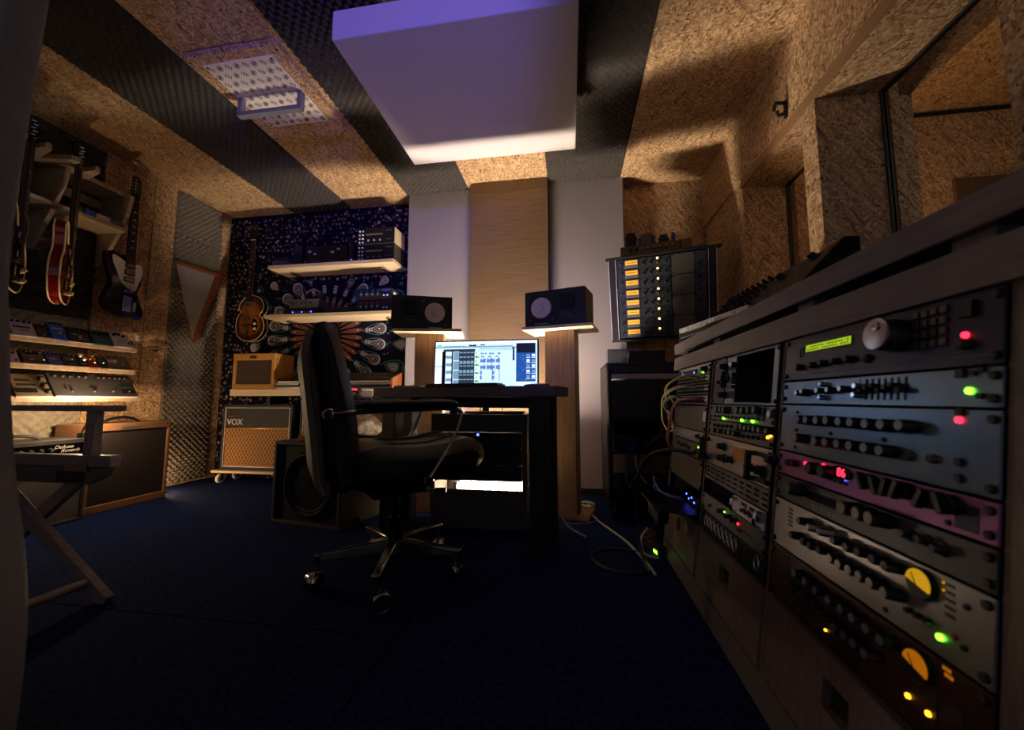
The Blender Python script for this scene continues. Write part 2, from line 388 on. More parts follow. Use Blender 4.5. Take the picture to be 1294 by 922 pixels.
MB().prism([(2.692, 1.915), (3.06, 1.922), (2.887, 1.285)], 0.026, 0.032, Mt).build('window_pane', mat('pane_grey', (150, 148, 146), 0.35, bump=(110, 1.0)), d1, 0, 0)
hb = MB(); hb.cyl((XL + 0.02, 2.60, 1.15), (XL + 0.07, 2.60, 1.15), 0.009); hb.tube([(XL + 0.07, 2.60, 1.15), (XL + 0.075, 2.57, 1.15), (XL + 0.075, 2.50, 1.153)], 0.009); hb.cyl((XL + 0.02, 2.60, 1.15), (XL + 0.028, 2.60, 1.15), 0.022); hb.cyl((XL + 0.02, 2.60, 1.06), (XL + 0.034, 2.60, 1.06), 0.016)
hb.build('door_handle', 'chrome', d1)
hk = MB(); hk.bx(XL + 0.018, XL + 0.026, 2.455, 2.475, 1.20, 1.24); hk.tube([(XL + 0.02, 2.465, 1.21), (XL + 0.1, 2.45, 1.205), (XL + 0.12, 2.44, 1.235)], 0.004)
tag(hk.build('coat_hook', 'white', None), 'small pale coat hook on the board beside the foam door', 'hook')

# right wall with two windows to the booth
ZS, ZH = 1.10, 2.10
mb = MB(); X1 = XR + 0.27
mb.bx(XR, X1, YB, YF, 0, ZS); mb.bx(XR, X1, YB, YF, ZH, CZ + 0.02)
mb.bx(XR, X1, 2.525, YF, ZS, ZH); mb.bx(XR, X1, 1.785, 1.89, ZS, ZH); mb.bx(XR, X1, YB, 1.085, ZS, ZH)
wr = struct(mb.build('wall_right', 'osb', None, 0, 0))
box('header_board', 'beam', wr, XR - 0.012, XR, 1.0, 2.53, ZH, ZH + 0.055, 0.002)
box('post_board', 'osb', wr, XR - 0.012, XR, 1.785, 1.89, ZS, ZH, 0.002)
for a, b in ((YB, 0.85), (0.853, 2.1), (2.103, YF)): box('wall_board', 'osb', wr, XR - 0.01, XR, a, b, ZH + 0.057, CZ, 0.001)
for n, (a, b) in enumerate(((1.89, 2.525), (1.085, 1.785)), 1):
    wn = thing('window_%d' % n, 'sealed glass pane looking into the recording booth', 'window')
    del wn['category']; struct(wn)
    Mw = frame((X1 - 0.02, 0, 0), (0, 1, 0), (0, 0, 1))
    mb = MB()
    for p in ((a, a + .007, ZS, ZH), (b - .007, b, ZS, ZH), (a + .007, b - .007, ZS, ZS + .007), (a + .007, b - .007, ZH - .007, ZH)): mb.bx(X1 - .022, X1 + .004, *p)
    mb.build('window_seal', mat('seal', (52, 56, 50), .5), wn, 0, 0)
    box('window_glass', 'glass', wn, X1 - 0.012, X1 - 0.004, a + .007, b - .007, ZS + .007, ZH - .007, 0)
# the booth behind the glass
bo = MB(); bo.bx(X1 + .02, X1 + .2, 1.90, 1.98, 0.6, ZH + .15); bo.bx(X1 + .02, X1 + .2, 2.5, 2.6, 0.6, ZH + .15); bo.bx(X1 + .01, X1 + .2, 0, 2.8, ZH + .06, ZH + .16)
bo.bx(X1 + .02, X1 + .06, 1.79, 1.90, 0.6, ZH + .15)
struct(bo.build('trim_1', 'osb', None, 0.001, 0))
struct(box('wall_booth_front', 'osb', None, X1, 4.2, 2.85, 2.9, 0, 2.8, 0))
struct(box('wall_booth_side', 'osb', None, 4.2, 4.25, -0.5, 2.9, 0, 2.8, 0))
struct(box('ceiling_booth', 'osb', None, X1, 4.2, -0.5, 2.9, 2.72, 2.78, 0))
struct(box('floor_booth', 'carpet', None, X1, 4.2, -0.5, 2.9, -0.05, 0, 0))
bw = bpy.data.objects['wall_booth_front']
for a, b in ((1.9, 2.29), (2.58, 3.3)): box('wood_panel', 'oak_v', bw, a, b, 2.83, 2.849, 0.3, 2.22, 0.002)
box('joint_strip', 'black_matte', bw, X1 + .01, 4.19, 2.835, 2.849, 2.69, 2.71, 0)
box('wall_board', 'osb', bw, 2.9, 4.19, 2.84, 2.849, 2.3, 2.5, 0.001)

hk = MB(); hk.bx(XR - .02, XR - .0105, 1.985, 2.005, 2.175, 2.265); hk.tube([(XR - .015, 1.995, 2.255), (XR - .06, 1.995, 2.26), (XR - .07, 1.995, 2.22)], .009); hk.tube([(XR - .015, 1.995, 2.20), (XR - .05, 1.995, 2.19), (XR - .055, 1.995, 2.215)], .009)
tag(hk.build('wall_hook', 'black', None), 'black iron hook on the board wall above the booth windows', 'hook')

# grey rounded partition close by on the left side
prof = [(-.835, 1.6), (-.845, 1.41), (-.862, 1.0), (-.84, .82), (-.805, .65), (-.765, .52), (-.748, .42), (-.748, .30), (-.765, .2), (-.79, .1), (-.80, 0.0)]
P = [(v.x * 1.111, .74 + (v.y - .74) * 1.111) for v in smooth_open([(a, b, 0) for a, b in prof], 5)]
P = [p for p in P if p[1] > 0.01]; P.append((P[-1][0], 0.0)); V = []; F = []
for x, z in P:                                   # lofted slices with a rounded free edge
    V += [(-1.45, .44, z), (x - .014, .44, z), (x - .004, .445, z), (x, .455, z), (x, .488, z), (x - .004, .496, z), (x - .014, .50, z), (-1.45, .50, z)]
for k in range(len(P) - 1):
    for i in range(8): j = (i + 1) % 8; F.append((k * 8 + j, k * 8 + i, (k + 1) * 8 + i, (k + 1) * 8 + j))
F.append(tuple(range(8))); F.append(tuple((len(P) - 1) * 8 + i for i in range(8))[::-1])
pt = MB().add(V, F).build('partition', 'plaster_grey', None, 0, 50)
tag(pt, 'matte grey rounded partition end standing beside the folding wooden chair', 'partition')

# baseboard
struct(box('baseboard_front', 'black', None, -1.4, 1.12, YF - 0.012, YF, 0.0, 0.07, 0.002))

# ---------------------------------------------------------------- front wall: white panels, oak panel, tapestry
for x0, x1, lb in ((-1.402, -0.816, 'tall white fabric acoustic panel between patterned cloth and oak panel'), (-0.155, 0.455, 'tall white fabric acoustic panel between oak panel and bare chipboard')):
    p = thing('acoustic_panel', lb, 'acoustic panel', T(x0, 3.05, 0))
    box('fabric_face', 'panel_fabric', p, 0, x1 - x0, 0, 0.03, 0.045, 2.572, 0.006)
    box('panel_frame', 'white', p, 0.006, x1 - x0 - .006, 0.03, 0.155, 0.045, 2.572, 0.002)
    box('plinth', 'black', p, 0.0, x1 - x0, 0.02, 0.155, 0.0, 0.045, 0.002)
p = thing('oak_wall_panel', 'oak veneered board standing upright between the two white panels', 'wood panel', T(-.813, 2.98, 0))
box('veneer_board', 'oak_h', p, 0, .656, 0, .02, 0, 2.49, 0.001); box('veneer_strip', 'oak_v', p, 0, .656, 0, .02, 2.492, 2.576, 0.001); box('backing', 'oak_v', p, 0.004, .652, .02, .22, 0, 2.576, 0)

tp = thing('tapestry', 'dark blue cloth with small flowers and a large round mandala print', 'tapestry', T(-3.38, 3.215, 0))
box('cloth', 'navy_cloth', tp, 0, 1.96, -0.004, 0, 0.0, 2.572, 0)
Mc = frame((0, -0.0052, 0), (1, 0, 0), (0, 0, 1))
def flat(mb, P, dz=0, mi=0):
    if area2(P) < 0: P = P[::-1]
    mb.add([(x, y, dz) for x, y in P], [tuple(range(len(P)))], Mc, mi)
fm = MB(); MX, MZ = 1.106, 1.345
def in_mandala(x, z): return 0.30 < x and z < 1.86 and z > 0.85
for j in range(58):
    for i in range(45):
        x = (i + .5 * (j % 2) + random.uniform(-.3, .3)) * .0445; z = .02 + (j + random.uniform(-.3, .3)) * .0445
        if x > 1.94 or z > 2.55 or in_mandala(x + .02, z): continue
        r = random.random()
        if r < .58:
            s = random.uniform(.0038, .0062); a0 = random.random() * 6
            for k in range(5 if r > .2 else 3):
                a = a0 + k * 2 * PI / (5 if r > .2 else 3); flat(fm, circ(s, 6, x + math.cos(a) * s * 1.75, z + math.sin(a) * s * 1.75), 0, 0 if r < .5 else 3)
        elif r < .68:
            R = random.uniform(.011, .016)
            for k in range(14):
                a, b = 2 * PI * k / 14, 2 * PI * (k + .8) / 14
                flat(fm, [(x + R * math.cos(a), z + R * math.sin(a)), (x + R * math.cos(b), z + R * math.sin(b)), (x + R * .7 * math.cos(b), z + R * .7 * math.sin(b)), (x + R * .7 * math.cos(a), z + R * .7 * math.sin(a))], 0, 0)
            flat(fm, circ(R * .3, 6, x, z), 0, 3)
        elif r < .82:
            w_ = random.uniform(.012, .022); flat(fm, [(x - w_, z), (x - w_ * .4, z - .006), (x + w_ * .5, z - .006), (x + w_, z + .001), (x + w_ * .4, z - .001), (x - w_ * .5, z - .001)], 0, 1)
PM = ['print_rose', 'print_teal', 'print_brown', 'print_pale', 'print_blue', 'print_navy']
fo = fm.build('flower_print', PM, tp, 0, 0); fo['kind'] = 'stuff'
mm_ = MB()
def polar(r, a): return (MX + r * math.cos(a), MZ + r * math.sin(a))
def clip_ok(P): return all(.31 < x < 1.955 and .86 < z < 1.90 for x, z in P)
def drop(rc, a, ln, wd, dz, mi, n=14):
    P = []
    for k in range(n):
        t = 2 * PI * k / n; u = math.cos(t); v = math.sin(t) * (0.62 + .38 * u)
        rr = rc + ln * u; P.append((MX + rr * math.cos(a) - wd * v * math.sin(a), MZ + rr * math.sin(a) + wd * v * math.cos(a)))
    if clip_ok(P): flat(mm_, P, dz, mi)
for q in range(5):                               # net of small dashes at the centre
    R = .03 + q * .022
    for k in range(12 + q * 7):
        n = 12 + q * 7; a, b = 2 * PI * k / n, 2 * PI * (k + .6) / n
        flat(mm_, [polar(R, a), polar(R, b), polar(R + .012, b), polar(R + .012, a)], 0, 3 if q % 2 else 4)
for k in range(30):
    a = 2 * PI * (k + .5) / 30
    drop(.26, a, .115, .03, 0, 2); drop(.28, a, .06, .014, .0005, 5); drop(.285, a, .05, .011, .0007, 2); drop(.325, a, .012, .008, .001, 3)
for k in range(24):
    a = 2 * PI * (k + .3) / 24
    drop(.495, a, .125, .082, 0, 1); drop(.495, a, .112, .072, .0003, 5)
    for e in range(6): drop(.405 + .013 * e, a, .009, .034 - .001 * e, .0005 + .0001 * e, 3 if e % 2 else 1)
    drop(.535, a, .078, .066, .0012, 3); drop(.532, a, .068, .057, .0015, 5); drop(.535, a, .058, .050, .0018, 2); drop(.54, a, .038, .034, .0021, 1); drop(.542, a, .024, .021, .0024, 5); drop(.543, a, .013, .012, .0027, 3)
for k in range(22):
    a = 2 * PI * (k + .5) / 22
    drop(.755, a, .105, .115, 0, 1); drop(.752, a, .092, .10, .0003, 5); drop(.75, a, .078, .084, .0006, 1); drop(.75, a, .066, .07, .0009, 5); drop(.75, a, .054, .056, .0012, 3); drop(.748, a, .042, .043, .0015, 5); drop(.75, a, .032, .033, .0018, 3); drop(.75, a, .022, .022, .0021, 1); drop(.75, a, .01, .01, .0024, 3)
for k in range(40):
    a = 2 * PI * k / 40
    for rr, s in ((.625, .016), (.655, .013), (.87, .024), (.91, .018), (.955, .024), (1.0, .018), (1.05, .02)):
        drop(rr, a + rr, s, s * .8, -.0003, 4 if k % 2 else 1)
for x in (.36,):
    for z in (1.0, 1.25, 1.52, 1.8):
        flat(mm_, circ(.06, 6, x, z), 0, 1); flat(mm_, circ(.05, 6, x, z), .0004, 5); flat(mm_, circ(.036, 12, x, z), .0008, 4); flat(mm_, circ(.018, 8, x, z), .0012, 3)
mo = mm_.build('mandala_print', PM, tp, 0, 0); mo['kind'] = 'stuff'

# ---------------------------------------------------------------- ceiling: white cloud and hatch
p = thing('ceiling_cloud', 'large white fabric acoustic panel hung flat under the ceiling', 'ceiling panel', T(-.975, 1.325, 2.25))
box('fabric_body', 'cloud_fabric', p, 0, 1.03, 0, .865, 0, .135, 0.006)
for x in (.15, .88):
    for y in (.12, .74): MB().cyl((x, y, .13), (x, y, .335), .004, n=8).build('hanger', 'steel', p)
h = thing('ceiling_hatch', 'tread plate vent hatch on a board in the ceiling', 'hatch', T(-2.02, 1.56, CZ))
box('hatch_board', 'osb_ceiling', h, 0, .56, 0, .66, -.035, 0, 0.002)
plate = MB().bx(.075, .495, .05, .52, -.041, -.0352).build('tread_plate', mat('tread', (240, 230, 216), 0.4, 0.25), h, 0.0005, 0)
tb = MB()
for j in range(9):
    for i in range(8):
        cx = .1 + i * .053; cy = .078 + j * .0515
        sg = 1 if (i + j) % 2 else -1; c = math.cos(.8 * sg); q = math.sin(.8 * sg)
        for s in (-.014, -.007, 0, .007, .014):
            L_ = .019; ox, oy = -q * s, c * s; w_ = .0026
            P = [(cx + ox - c * L_, cy + oy - q * L_), (cx + ox + q * w_, cy + oy - c * w_), (cx + ox + c * L_, cy + oy + q * L_), (cx + ox - q * w_, cy + oy + c * w_)]
            tb.add([(x, y, -.0411) for x, y in P] + [(cx + ox, cy + oy, -.0445)], [(0, 3, 4), (3, 2, 4), (2, 1, 4), (1, 0, 4)])
tb.build('tread_bars', mat('tread_bar', (120, 112, 106), .45, .4), plate, 0, 0)['kind'] = 'stuff'  # contrast of metal reflections painted as a darker colour on the bars
for x in (.09, .48):
    for y in (.065, .505): MB().cyl((x, y, -.0405), (x, y, -.044), .006, n=8).build('screw', 'black', h)
df = MB(); y0, y1 = .27, .305
df.bx(.075, .495, y0, y1, -.155, -.13); df.bx(.075, .1, y0, y1, -.13, -.042); df.bx(.47, .495, y0, y1, -.13, -.042)
df.build('duct_frame', mat('duct_metal', (128, 126, 132), 0.4, 0.3), h, 0.0015, 0)
for x in (-2.0, -1.48):
    for y in (1.59, 2.19): MB().cyl((x + 2.02, y - 1.56, -.035), (x + 2.02, y - 1.56, -.038), .006, n=8).build('screw', 'black', h)

# ---------------------------------------------------------------- tube lamps
t = thing('tube_lamp', 'glowing tube lamp lying on the floor behind the desk rack', 'lamp', T(-.50, 2.455, 0))
box('lamp_body', 'white', t, -.26, .26, -.018, .018, 0.0, .13, .004)
for x in (-.25, .25): box('end_cap', 'grey', t, x - .012, x + .012, -.019, .019, .13, .20, .002)
MB().cyl((-.238, 0, .172), (.238, 0, .172), .018, n=16).build('tube', 'tube_main', t)
t = thing('uplighter', 'open topped uplighter trough on the floor behind the desk rack', 'lamp', T(-.57, 2.565, 0))
mb = MB(); mb.bx(-.285, .285, -.062, -.054, .02, .245); mb.bx(-.285, .285, .054, .062, .02, .245); mb.bx(-.285, -.277, -.054, .054, .02, .245); mb.bx(.277, .285, -.054, .054, .02, .245); mb.bx(-.285, .285, -.062, .062, .0, .02)
mb.build('trough', 'silver', t, .001, 0)
box('lamp_holder', 'white', t, -.265, .265, -.03, .03, .0205, .18, .002); box('lamp_strip', 'uplight', t, -.26, .26, -.025, .025, .1805, .19, .003)
t = thing('clip_lamp', 'small bright bulb clipped to the corner of the black amplifier', 'lamp', T(-3.02, 1.945, .50))
box('clip', 'black', t, -.02, .02, -.012, .012, 0.0005, .03, .003); MB().tube(smooth_open([(0, 0, .03), (.02, 0, .07), (.05, -.003, .10), (.08, -.005, .115)]), .005, 8).build('arm', 'black', t)
MB().lathe([(.012, -.03), (.014, -.015), (.012, 0)], 12, T(.085, -.005, .13)).build('holder', 'black', t)
MB().lathe([(.008, 0), (.02, .012), (.026, .03), (.02, .047), (.006, .055)], 16, T(.085, -.005, .13)).build('bulb', 'bulb', t, 0, 80)
t = thing('puck_lamp', 'small puck lamp on the carpet between tweed amplifier and foam door', 'lamp', T(-3.2, 2.57, 0))
MB().lathe([(.034, 0), (.036, .005), (.034, .028), (.028, .03)], 20).build('puck_base', 'black', t, 0, 40)
MB().lathe([(.027, .0302), (.024, .042), (.014, .05), (.003, .053)], 20).build('puck_dome', 'puck_light', t, 0, 80)
# ================================================================ LEFT SIDE
FX = lambda X, Y=0, z=0: frame((X, Y, z), (0, 1, 0), (0, 0, 1))      # local x = room Y, y = up, z = out of the left wall
FY = lambda Y, X=0, z=0: frame((X, Y, z), (1, 0, 0), (0, 0, 1))      # local x = room X, y = up, z = towards the room's back

def knob_mesh(r, h, kind=0, n=14):
    mb = MB()
    if kind == 0: mb.lathe([(r, 0), (r * .96, h * .85), (r * .8, h)], n)
    elif kind == 1: mb.lathe([(r * 1.15, 0), (r * 1.1, h * .2), (r * .8, h * .3), (r * .72, h * .92), (r * .6, h)], n)
    else:
        mb.lathe([(r, 0), (r * .95, h * .5)], n); mb.bx(-r * .28, r * .28, -r * 1.05, r * 1.05, h * .5, h)
    return mb.mesh('knob')
KM = {}
def knob(parent, x, y, z, r, h, m='black', kind=0, name='knob', cap=None, rot=0):
    key = (round(r, 4), round(h, 4), kind, m)
    if key not in KM:
        KM[key] = knob_mesh(r, h, kind); KM[key].materials.append(MATS[m])
    o = link(name, KM[key], None, parent, Matrix.Translation((x, y, z)) @ Matrix.Rotation(rot, 4, 'Z'))
    if cap:
        k2 = ('cap', round(r, 4), cap)
        if k2 not in KM: KM[k2] = MB().lathe([(r * .74, 0), (r * .74, .0012)], 14).mesh('cap'); KM[k2].materials.append(MATS[cap])
        link('knob_cap', KM[k2], None, o, Matrix.Translation((0, 0, h - .0004)))
    return o

# ---- guitar rack
gr = thing('guitar_rack', 'pale plywood wall rack with scalloped front holding guitars and pedals', 'rack', T(-3.38, 1.6, 1.68))
Lg = Matrix.Translation((3.38, -1.6, -1.68))
def prongs(y): return [(-3.1, y - .11), (-2.99, y - .075), (-2.97, y - .05), (-2.98, y - .037), (-3.075, y - .035), (-3.08, y + .035), (-2.98, y + .037), (-2.97, y + .05), (-2.99, y + .07), (-3.1, y + .10), (-3.15, y + .115)]
front = [(-3.12, 1.15), (-3.0, 1.36), (-3.0, 1.42)] + prongs(1.585) + prongs(1.815)[1:] + [(-3.16, 2.03), (-3.15, 2.08), (-3.17, 2.14), (-3.2, 2.18), (-3.28, 2.24), (-3.28, 2.30), (-3.22, 2.325), (-3.24, 2.33)]
out = front + [(-3.36, 2.33), (-3.36, 1.0), (-3.12, 1.0)]
MB().prism(out, 2.195, 2.225, Lg).build('top_board', 'plywood', gr, 0, 30)
box('lower_board', 'plywood', gr, -3.36 + 3.38, -3.12 + 3.38, 1.0 - 1.6, 2.15 - 1.6, 1.925 - 1.68, 1.95 - 1.68)
for y in (1.42, 1.80, 2.15):
    MB().prism([(-3.36, 2.195), (-3.1, 2.195), (-3.12, 2.08), (-3.2, 1.9), (-3.32, 1.68), (-3.36, 1.68)], y - 1.612, y - 1.588, frame((3.38, 0, -1.68), (1, 0, 0), (0, 0, 1)) @ Matrix.Scale(-1, 4, (0, 0, 1))).build('bracket', 'plywood', gr, 0.001, 0)
box('wall_rail', 'plywood', gr, 0.01, 0.03, 1.0 - 1.6, 2.42 - 1.6, 2.11 - 1.68, 2.17 - 1.68)

def strings(mb, x0, y0, x1, y1, z, wd, n=6):
    dx, dy = x1 - x0, y1 - y0; L_ = math.hypot(dx, dy); px, py = -dy / L_, dx / L_
    for i in range(n):
        k = (i - (n - 1) / 2) * wd / n
        mb.tube([(x0 + px * k * 1.25, y0 + py * k * 1.25, z + .004), (x1 + px * k, y1 + py * k, z)], .0007, 4)
def neck(g, heel, nut, z, w0, w1, m='neck_maple'):
    dx, dy = nut[0] - heel[0], nut[1] - heel[1]; L_ = math.hypot(dx, dy); M = frame((heel[0], heel[1], z), (dy / L_, -dx / L_, 0), (dx / L_, dy / L_, 0))
    MB().prism([(-w0 / 2, -.02), (w0 / 2, -.02), (w1 / 2, L_), (-w1 / 2, L_)], -.02, 0, M, inset=.006).build('neck', m, g)
    fb = MB().prism([(-w0 / 2, -.08), (w0 / 2, -.08), (w1 / 2, L_), (-w1 / 2, L_)], 0, .005, M).build('fretboard', 'rosewood', g, 0, 0)
    fr = MB(); mk = MB()
    for k in range(18):
        y = L_ - L_ * 1.45 * (1 - 2 ** (-(k + 1) / 12)); 
        if y < -.07: break
        ww = (w1 + (w0 - w1) * (1 - y / L_)) / 2; fr.bx(-ww, ww, y - .001, y + .001, .005, .0062, M)
        if k in (2, 4, 6, 8, 11, 14): mk.bx(-ww * .35, ww * .35, y + .008, y + .016, .0052, .0056, M)
    fr.build('frets', 'steel', fb, 0, 0)['kind'] = 'stuff'; mk.build('inlays', 'pickguard', fb, 0, 0)['kind'] = 'stuff'
    return M, L_
def tuners(g, M, L_, hw, n=3, both=True, y0=.03, dy=.036, kw=.012):
    for i in range(n):
        for sx in ((-1, 1) if both else (-1,)):
            mb = MB(); y = L_ + y0 + i * dy
            mb.cyl((sx * hw * .6, y, -.006), (sx * hw * .6, y, .012), .004, n=8)
            mb.cyl((sx * hw, y, -.004), (sx * (hw + .018), y, -.004), .003, n=6); mb.bx(sx * (hw + .018) - .005, sx * (hw + .018) + .005, y - .007, y + .007, -.007, 0)
            link('tuner', mb.mesh('tuner'), 'chrome', g, M)

# ---- dark offset guitar hung on the chipboard
FB = dict(body=[(2.131, 1.793), (2.166, 1.819), (2.212, 1.799), (2.247, 1.808), (2.296, 1.774), (2.346, 1.773), (2.373, 1.73), (2.371, 1.618), (2.346, 1.538), (2.372, 1.473), (2.397, 1.398), (2.382, 1.349), (2.314, 1.339), (2.222, 1.35), (2.151, 1.391), (2.135, 1.439), (2.148, 1.505), (2.173, 1.573), (2.161, 1.645), (2.134, 1.726)],
          guard=[(2.168, 1.785), (2.207, 1.775), (2.252, 1.754), (2.301, 1.761), (2.353, 1.756), (2.364, 1.698), (2.34, 1.609), (2.318, 1.546), (2.241, 1.589), (2.203, 1.667), (2.173, 1.733)])
g = thing('electric_guitar', 'dark brown offset electric guitar with white pickguard hung on chipboard', 'guitar', FX(-3.25, 2.26, 1.34))
Lk = Matrix.Translation((-2.26, -1.34, 0))
MB().prism(smooth_closed(FB['body'], 4), -.045, 0, Lk, inset=.008).build('body', 'firebird', g)
MB().prism(smooth_closed(FB['guard'], 3), 0.0004, .003, Lk).build('pickguard', 'pickguard', g, 0, 30)
Mn, Ln = neck(g, (2.277 - 2.26, 1.79 - 1.34), (2.272 - 2.26, 2.24 - 1.34), .006, .056, .043, 'burst_dark')
MB().prism([(-.022, 0), (.022, 0), (.03, .03), (.042, .1), (.036, .17), (.012, .20), (-.02, .19), (-.03, .15), (-.028, .05)], -.018, -.004, Mn @ T(0, Ln, 0), inset=.002).build('headstock', 'black_gloss', g)
tuners(g, Mn, Ln, .026, 6, False, .03, .025)
for y in (1.735, 1.681, 1.625):
    pk = box('pickup', 'black', g, -.032 + .016, .032 + .016, y - 1.34 - .017, y - 1.34 + .017, .003, .012, .002); box('pickup_cover', 'brass', pk, -.026 + .016, .026 + .016, y - 1.34 - .011, y - 1.34 + .011, .0121, .0135, .001)
box('bridge', 'chrome', g, -.03 + .02, .03 + .02, .185, .205, .001, .016, .003); box('tailpiece', 'chrome', g, -.01, .045, .045, .16, .001, .009, .002)
st = MB(); strings(st, .016, .2, 2.272 - 2.26, 2.24 - 1.34, .014, .042); st.build('strings', 'steel', g, 0, 0)['kind'] = 'stuff'
for x, y in ((.078, .17), (.088, .13), (.098, .09), (.105, .055)): knob(g, x, y, .001, .011, .015, 'black', 1)
MB().prism(rrect(.058, .076, .055, .125, .006), .001, .006).build('switch_plate', 'pickguard', g, 0, 30)

# ---- two carved-top guitars hung from the rack, turned towards the desk
half = [(0, -.235), (.07, -.232), (.14, -.205), (.19, -.14), (.204, -.07), (.188, 0), (.155, .045), (.142, .085), (.152, .13), (.165, .175), (.155, .215), (.125, .235), (.092, .222), (.07, .18), (.05, .14), (.03, .125)]
es_out = half + [(-x, y) for x, y in half[:0:-1]]
single = half + [(-.03, .13), (-.06, .19), (-.11, .225), (-.155, .205), (-.165, .16), (-.145, .09), (-.155, .045)] + [(-x, y) for x, y in half[5:0:-1]]
def archtop(label, X, Y, z, outline, m, ang, rm='red_lacquer'):
    n = (math.cos(ang), math.sin(ang), 0); M = frame((X, Y, z), (-n[1], n[0], 0), (0, 0, 1))
    g = thing('electric_guitar', label, 'guitar', M @ T(0, -.235, 0)); sh = T(0, .235, 0)
    O = smooth_closed(outline, 4)
    MB().prism(O, -.045, 0, sh, inset=.004).build('body', m, g)
    for zz in (0, -.045): MB().tube([(x, y + .235, zz) for x, y in O], .0042, 6, True).build('binding', 'binding', g)
    Mn, Ln = neck(g, (0, .12 + .235), (0, .63 + .235), .008, .056, .043, rm if rm != 'red_lacquer' else 'rosewood')
    MB().prism([(-.022, 0), (.022, 0), (.034, .04), (.038, .15), (.02, .165), (0, .155), (-.02, .165), (-.038, .15), (-.034, .04)], -.016, -.002, Mn @ T(0, Ln, 0, rx=-.2), inset=.002).build('headstock', 'black_gloss', g)
    tuners(g, Mn, Ln, .036, 3, True, .045, .04)
    for y in (.075, -.03):
        pk = box('pickup', 'chrome', g, -.036, .036, y + .215, y + .255, .001, .014, .004)
    box('bridge', 'chrome', g, -.045, .045, -.075 + .235, -.062 + .235, .001, .018, .003); box('tailpiece', 'chrome', g, -.04, .04, -.16 + .235, -.10 + .235, .001, .014, .004)
    st = MB(); strings(st, 0, .165, 0, .63 + .235, .018, .042); st.build('strings', 'steel', g, 0, 0)['kind'] = 'stuff'
    for x, y in ((.11, -.1), (.15, -.08), (.125, -.155), (.16, -.14)): knob(g, x, y + .235, .001, .012, .018, 'binding', 1)
    for s in (-1, 1):
        MB().tube([(s * .11, .235 + .03, .0012), (s * .118, .235, .0012), (s * .1, .2, .0012), (s * .108, .17, .0012)], .004, 6).build('sound_hole', 'black_matte', g)
    MB().cyl((0, 0, -.022), (0, -.014, -.022), .006, n=8).build('strap_button', 'chrome', g)
    return g
archtop('cherry red semi-hollow guitar with cream binding hung from the plywood rack', -3.03, 1.80, 1.555, es_out, 'red_lacquer', math.radians(52))
archtop('black single-cutaway guitar with cream binding hung beside the grey partition', -3.03, 1.585, 1.57, single, 'black_gloss', math.radians(52), 'rosewood')

# ---- pedals
def pedal(label, M, wd, ln, ht, m, ks, fs, edge='p_white', group=None, kn='black', marks=()):
    """effects pedal in local xy (x across, y away from the player), resting on z = 0"""
    p = thing('effects_pedal', label, 'pedal', M, group)
    mb = MB(); w2 = wd / 2
    V = [(-w2, 0, 0), (w2, 0, 0), (w2, ln, 0), (-w2, ln, 0), (-w2, 0, ht * .62), (w2, 0, ht * .62), (w2, ln, ht), (-w2, ln, ht)]
    mb.add(V, [(3, 2, 1, 0), (0, 1, 5, 4), (1, 2, 6, 5), (2, 3, 7, 6), (3, 0, 4, 7), (4, 5, 6, 7)])
    mb.build('casing', m, p, .003, 0)
    if edge: box('front_edge', edge, p, -w2 * .99, w2 * .99, -.003, 0.0, .001, ht * .56, .0008)
    Ms = frame((0, 0, ht * .62), (1, 0, 0), (0, ln, ht * .38)); sl = math.hypot(ln, ht * .38)
    def on(x, y): return Ms @ Matrix.Translation((x * w2, y * sl, 0))
    for x, y, r in ks:
        o = knob(p, 0, 0, 0, r, r * 1.5, kn, 0); o.matrix_local = on(x, y)
    for x, y in fs:
        o = knob(p, 0, 0, 0, .0065, .012, 'chrome', 1, 'footswitch'); o.matrix_local = on(x, y)
    for x, y, w_, h_, c in marks:
        MB().bx(x * w2 - w_ / 2, x * w2 + w_ / 2, y * sl - h_ / 2, y * sl + h_ / 2, 0.0003, .0012).build('print', c, p, 0, 0, Ms)
    return p
TILT = math.radians(48)
def pedal_shelf(label, Y0, Y1, z, depth=.15, X=-3.08):
    """sloping ledge: its plane rises towards the wall; returns a frame maker for points along it"""
    s = thing('pedal_shelf', label, 'shelf', FX(X, (Y0 + Y1) / 2, z)); L_ = (Y1 - Y0) / 2 + .02
    c, q = math.cos(TILT), math.sin(TILT)
    MB().bx(-L_, L_, -.012, .022, -.016, 0).build('lip', 'plywood', s, .002, 0)
    Mb = frame((0, 0, -.016), (1, 0, 0), (0, q, -c))
    MB().bx(-L_, L_, 0, depth, -.018, 0).build('ledge_board', 'plywood', s, .002, 0, Mb)
    MB().bx(-L_, L_, depth * q - .1, depth * q - .08, -.30, -depth * c).build('support', 'plywood', s, .001, 0)
    return lambda y: frame((X - .018, y, z + .0005), (0, 1, 0), (-c, 0, q))
SH1 = pedal_shelf('upper sloping plywood ledge lined with guitar pedals', 1.30, 2.232, 1.083)
SH2 = pedal_shelf('middle sloping plywood ledge lined with guitar pedals', 1.30, 2.232, .925)
SH3 = pedal_shelf('lowest sloping plywood ledge with a long multi-effect pedal', 1.30, 2.285, .735, .2)
R3 = [(-.55, .82, .008), (0, .82, .008), (.55, .82, .008)]
def row(fr, edges, specs):
    for (a, b), sp in zip(edges, specs):
        pedal(sp[0], fr((a + b) / 2), (b - a) - .006, *sp[1:6], **(sp[6] if len(sp) > 6 else {}))
e1 = [(1.45, 1.53), (1.533, 1.628), (1.633, 1.737), (1.737, 1.799), (1.799, 1.875), (1.875, 1.996), (1.996, 2.111), (2.111, 2.227)]
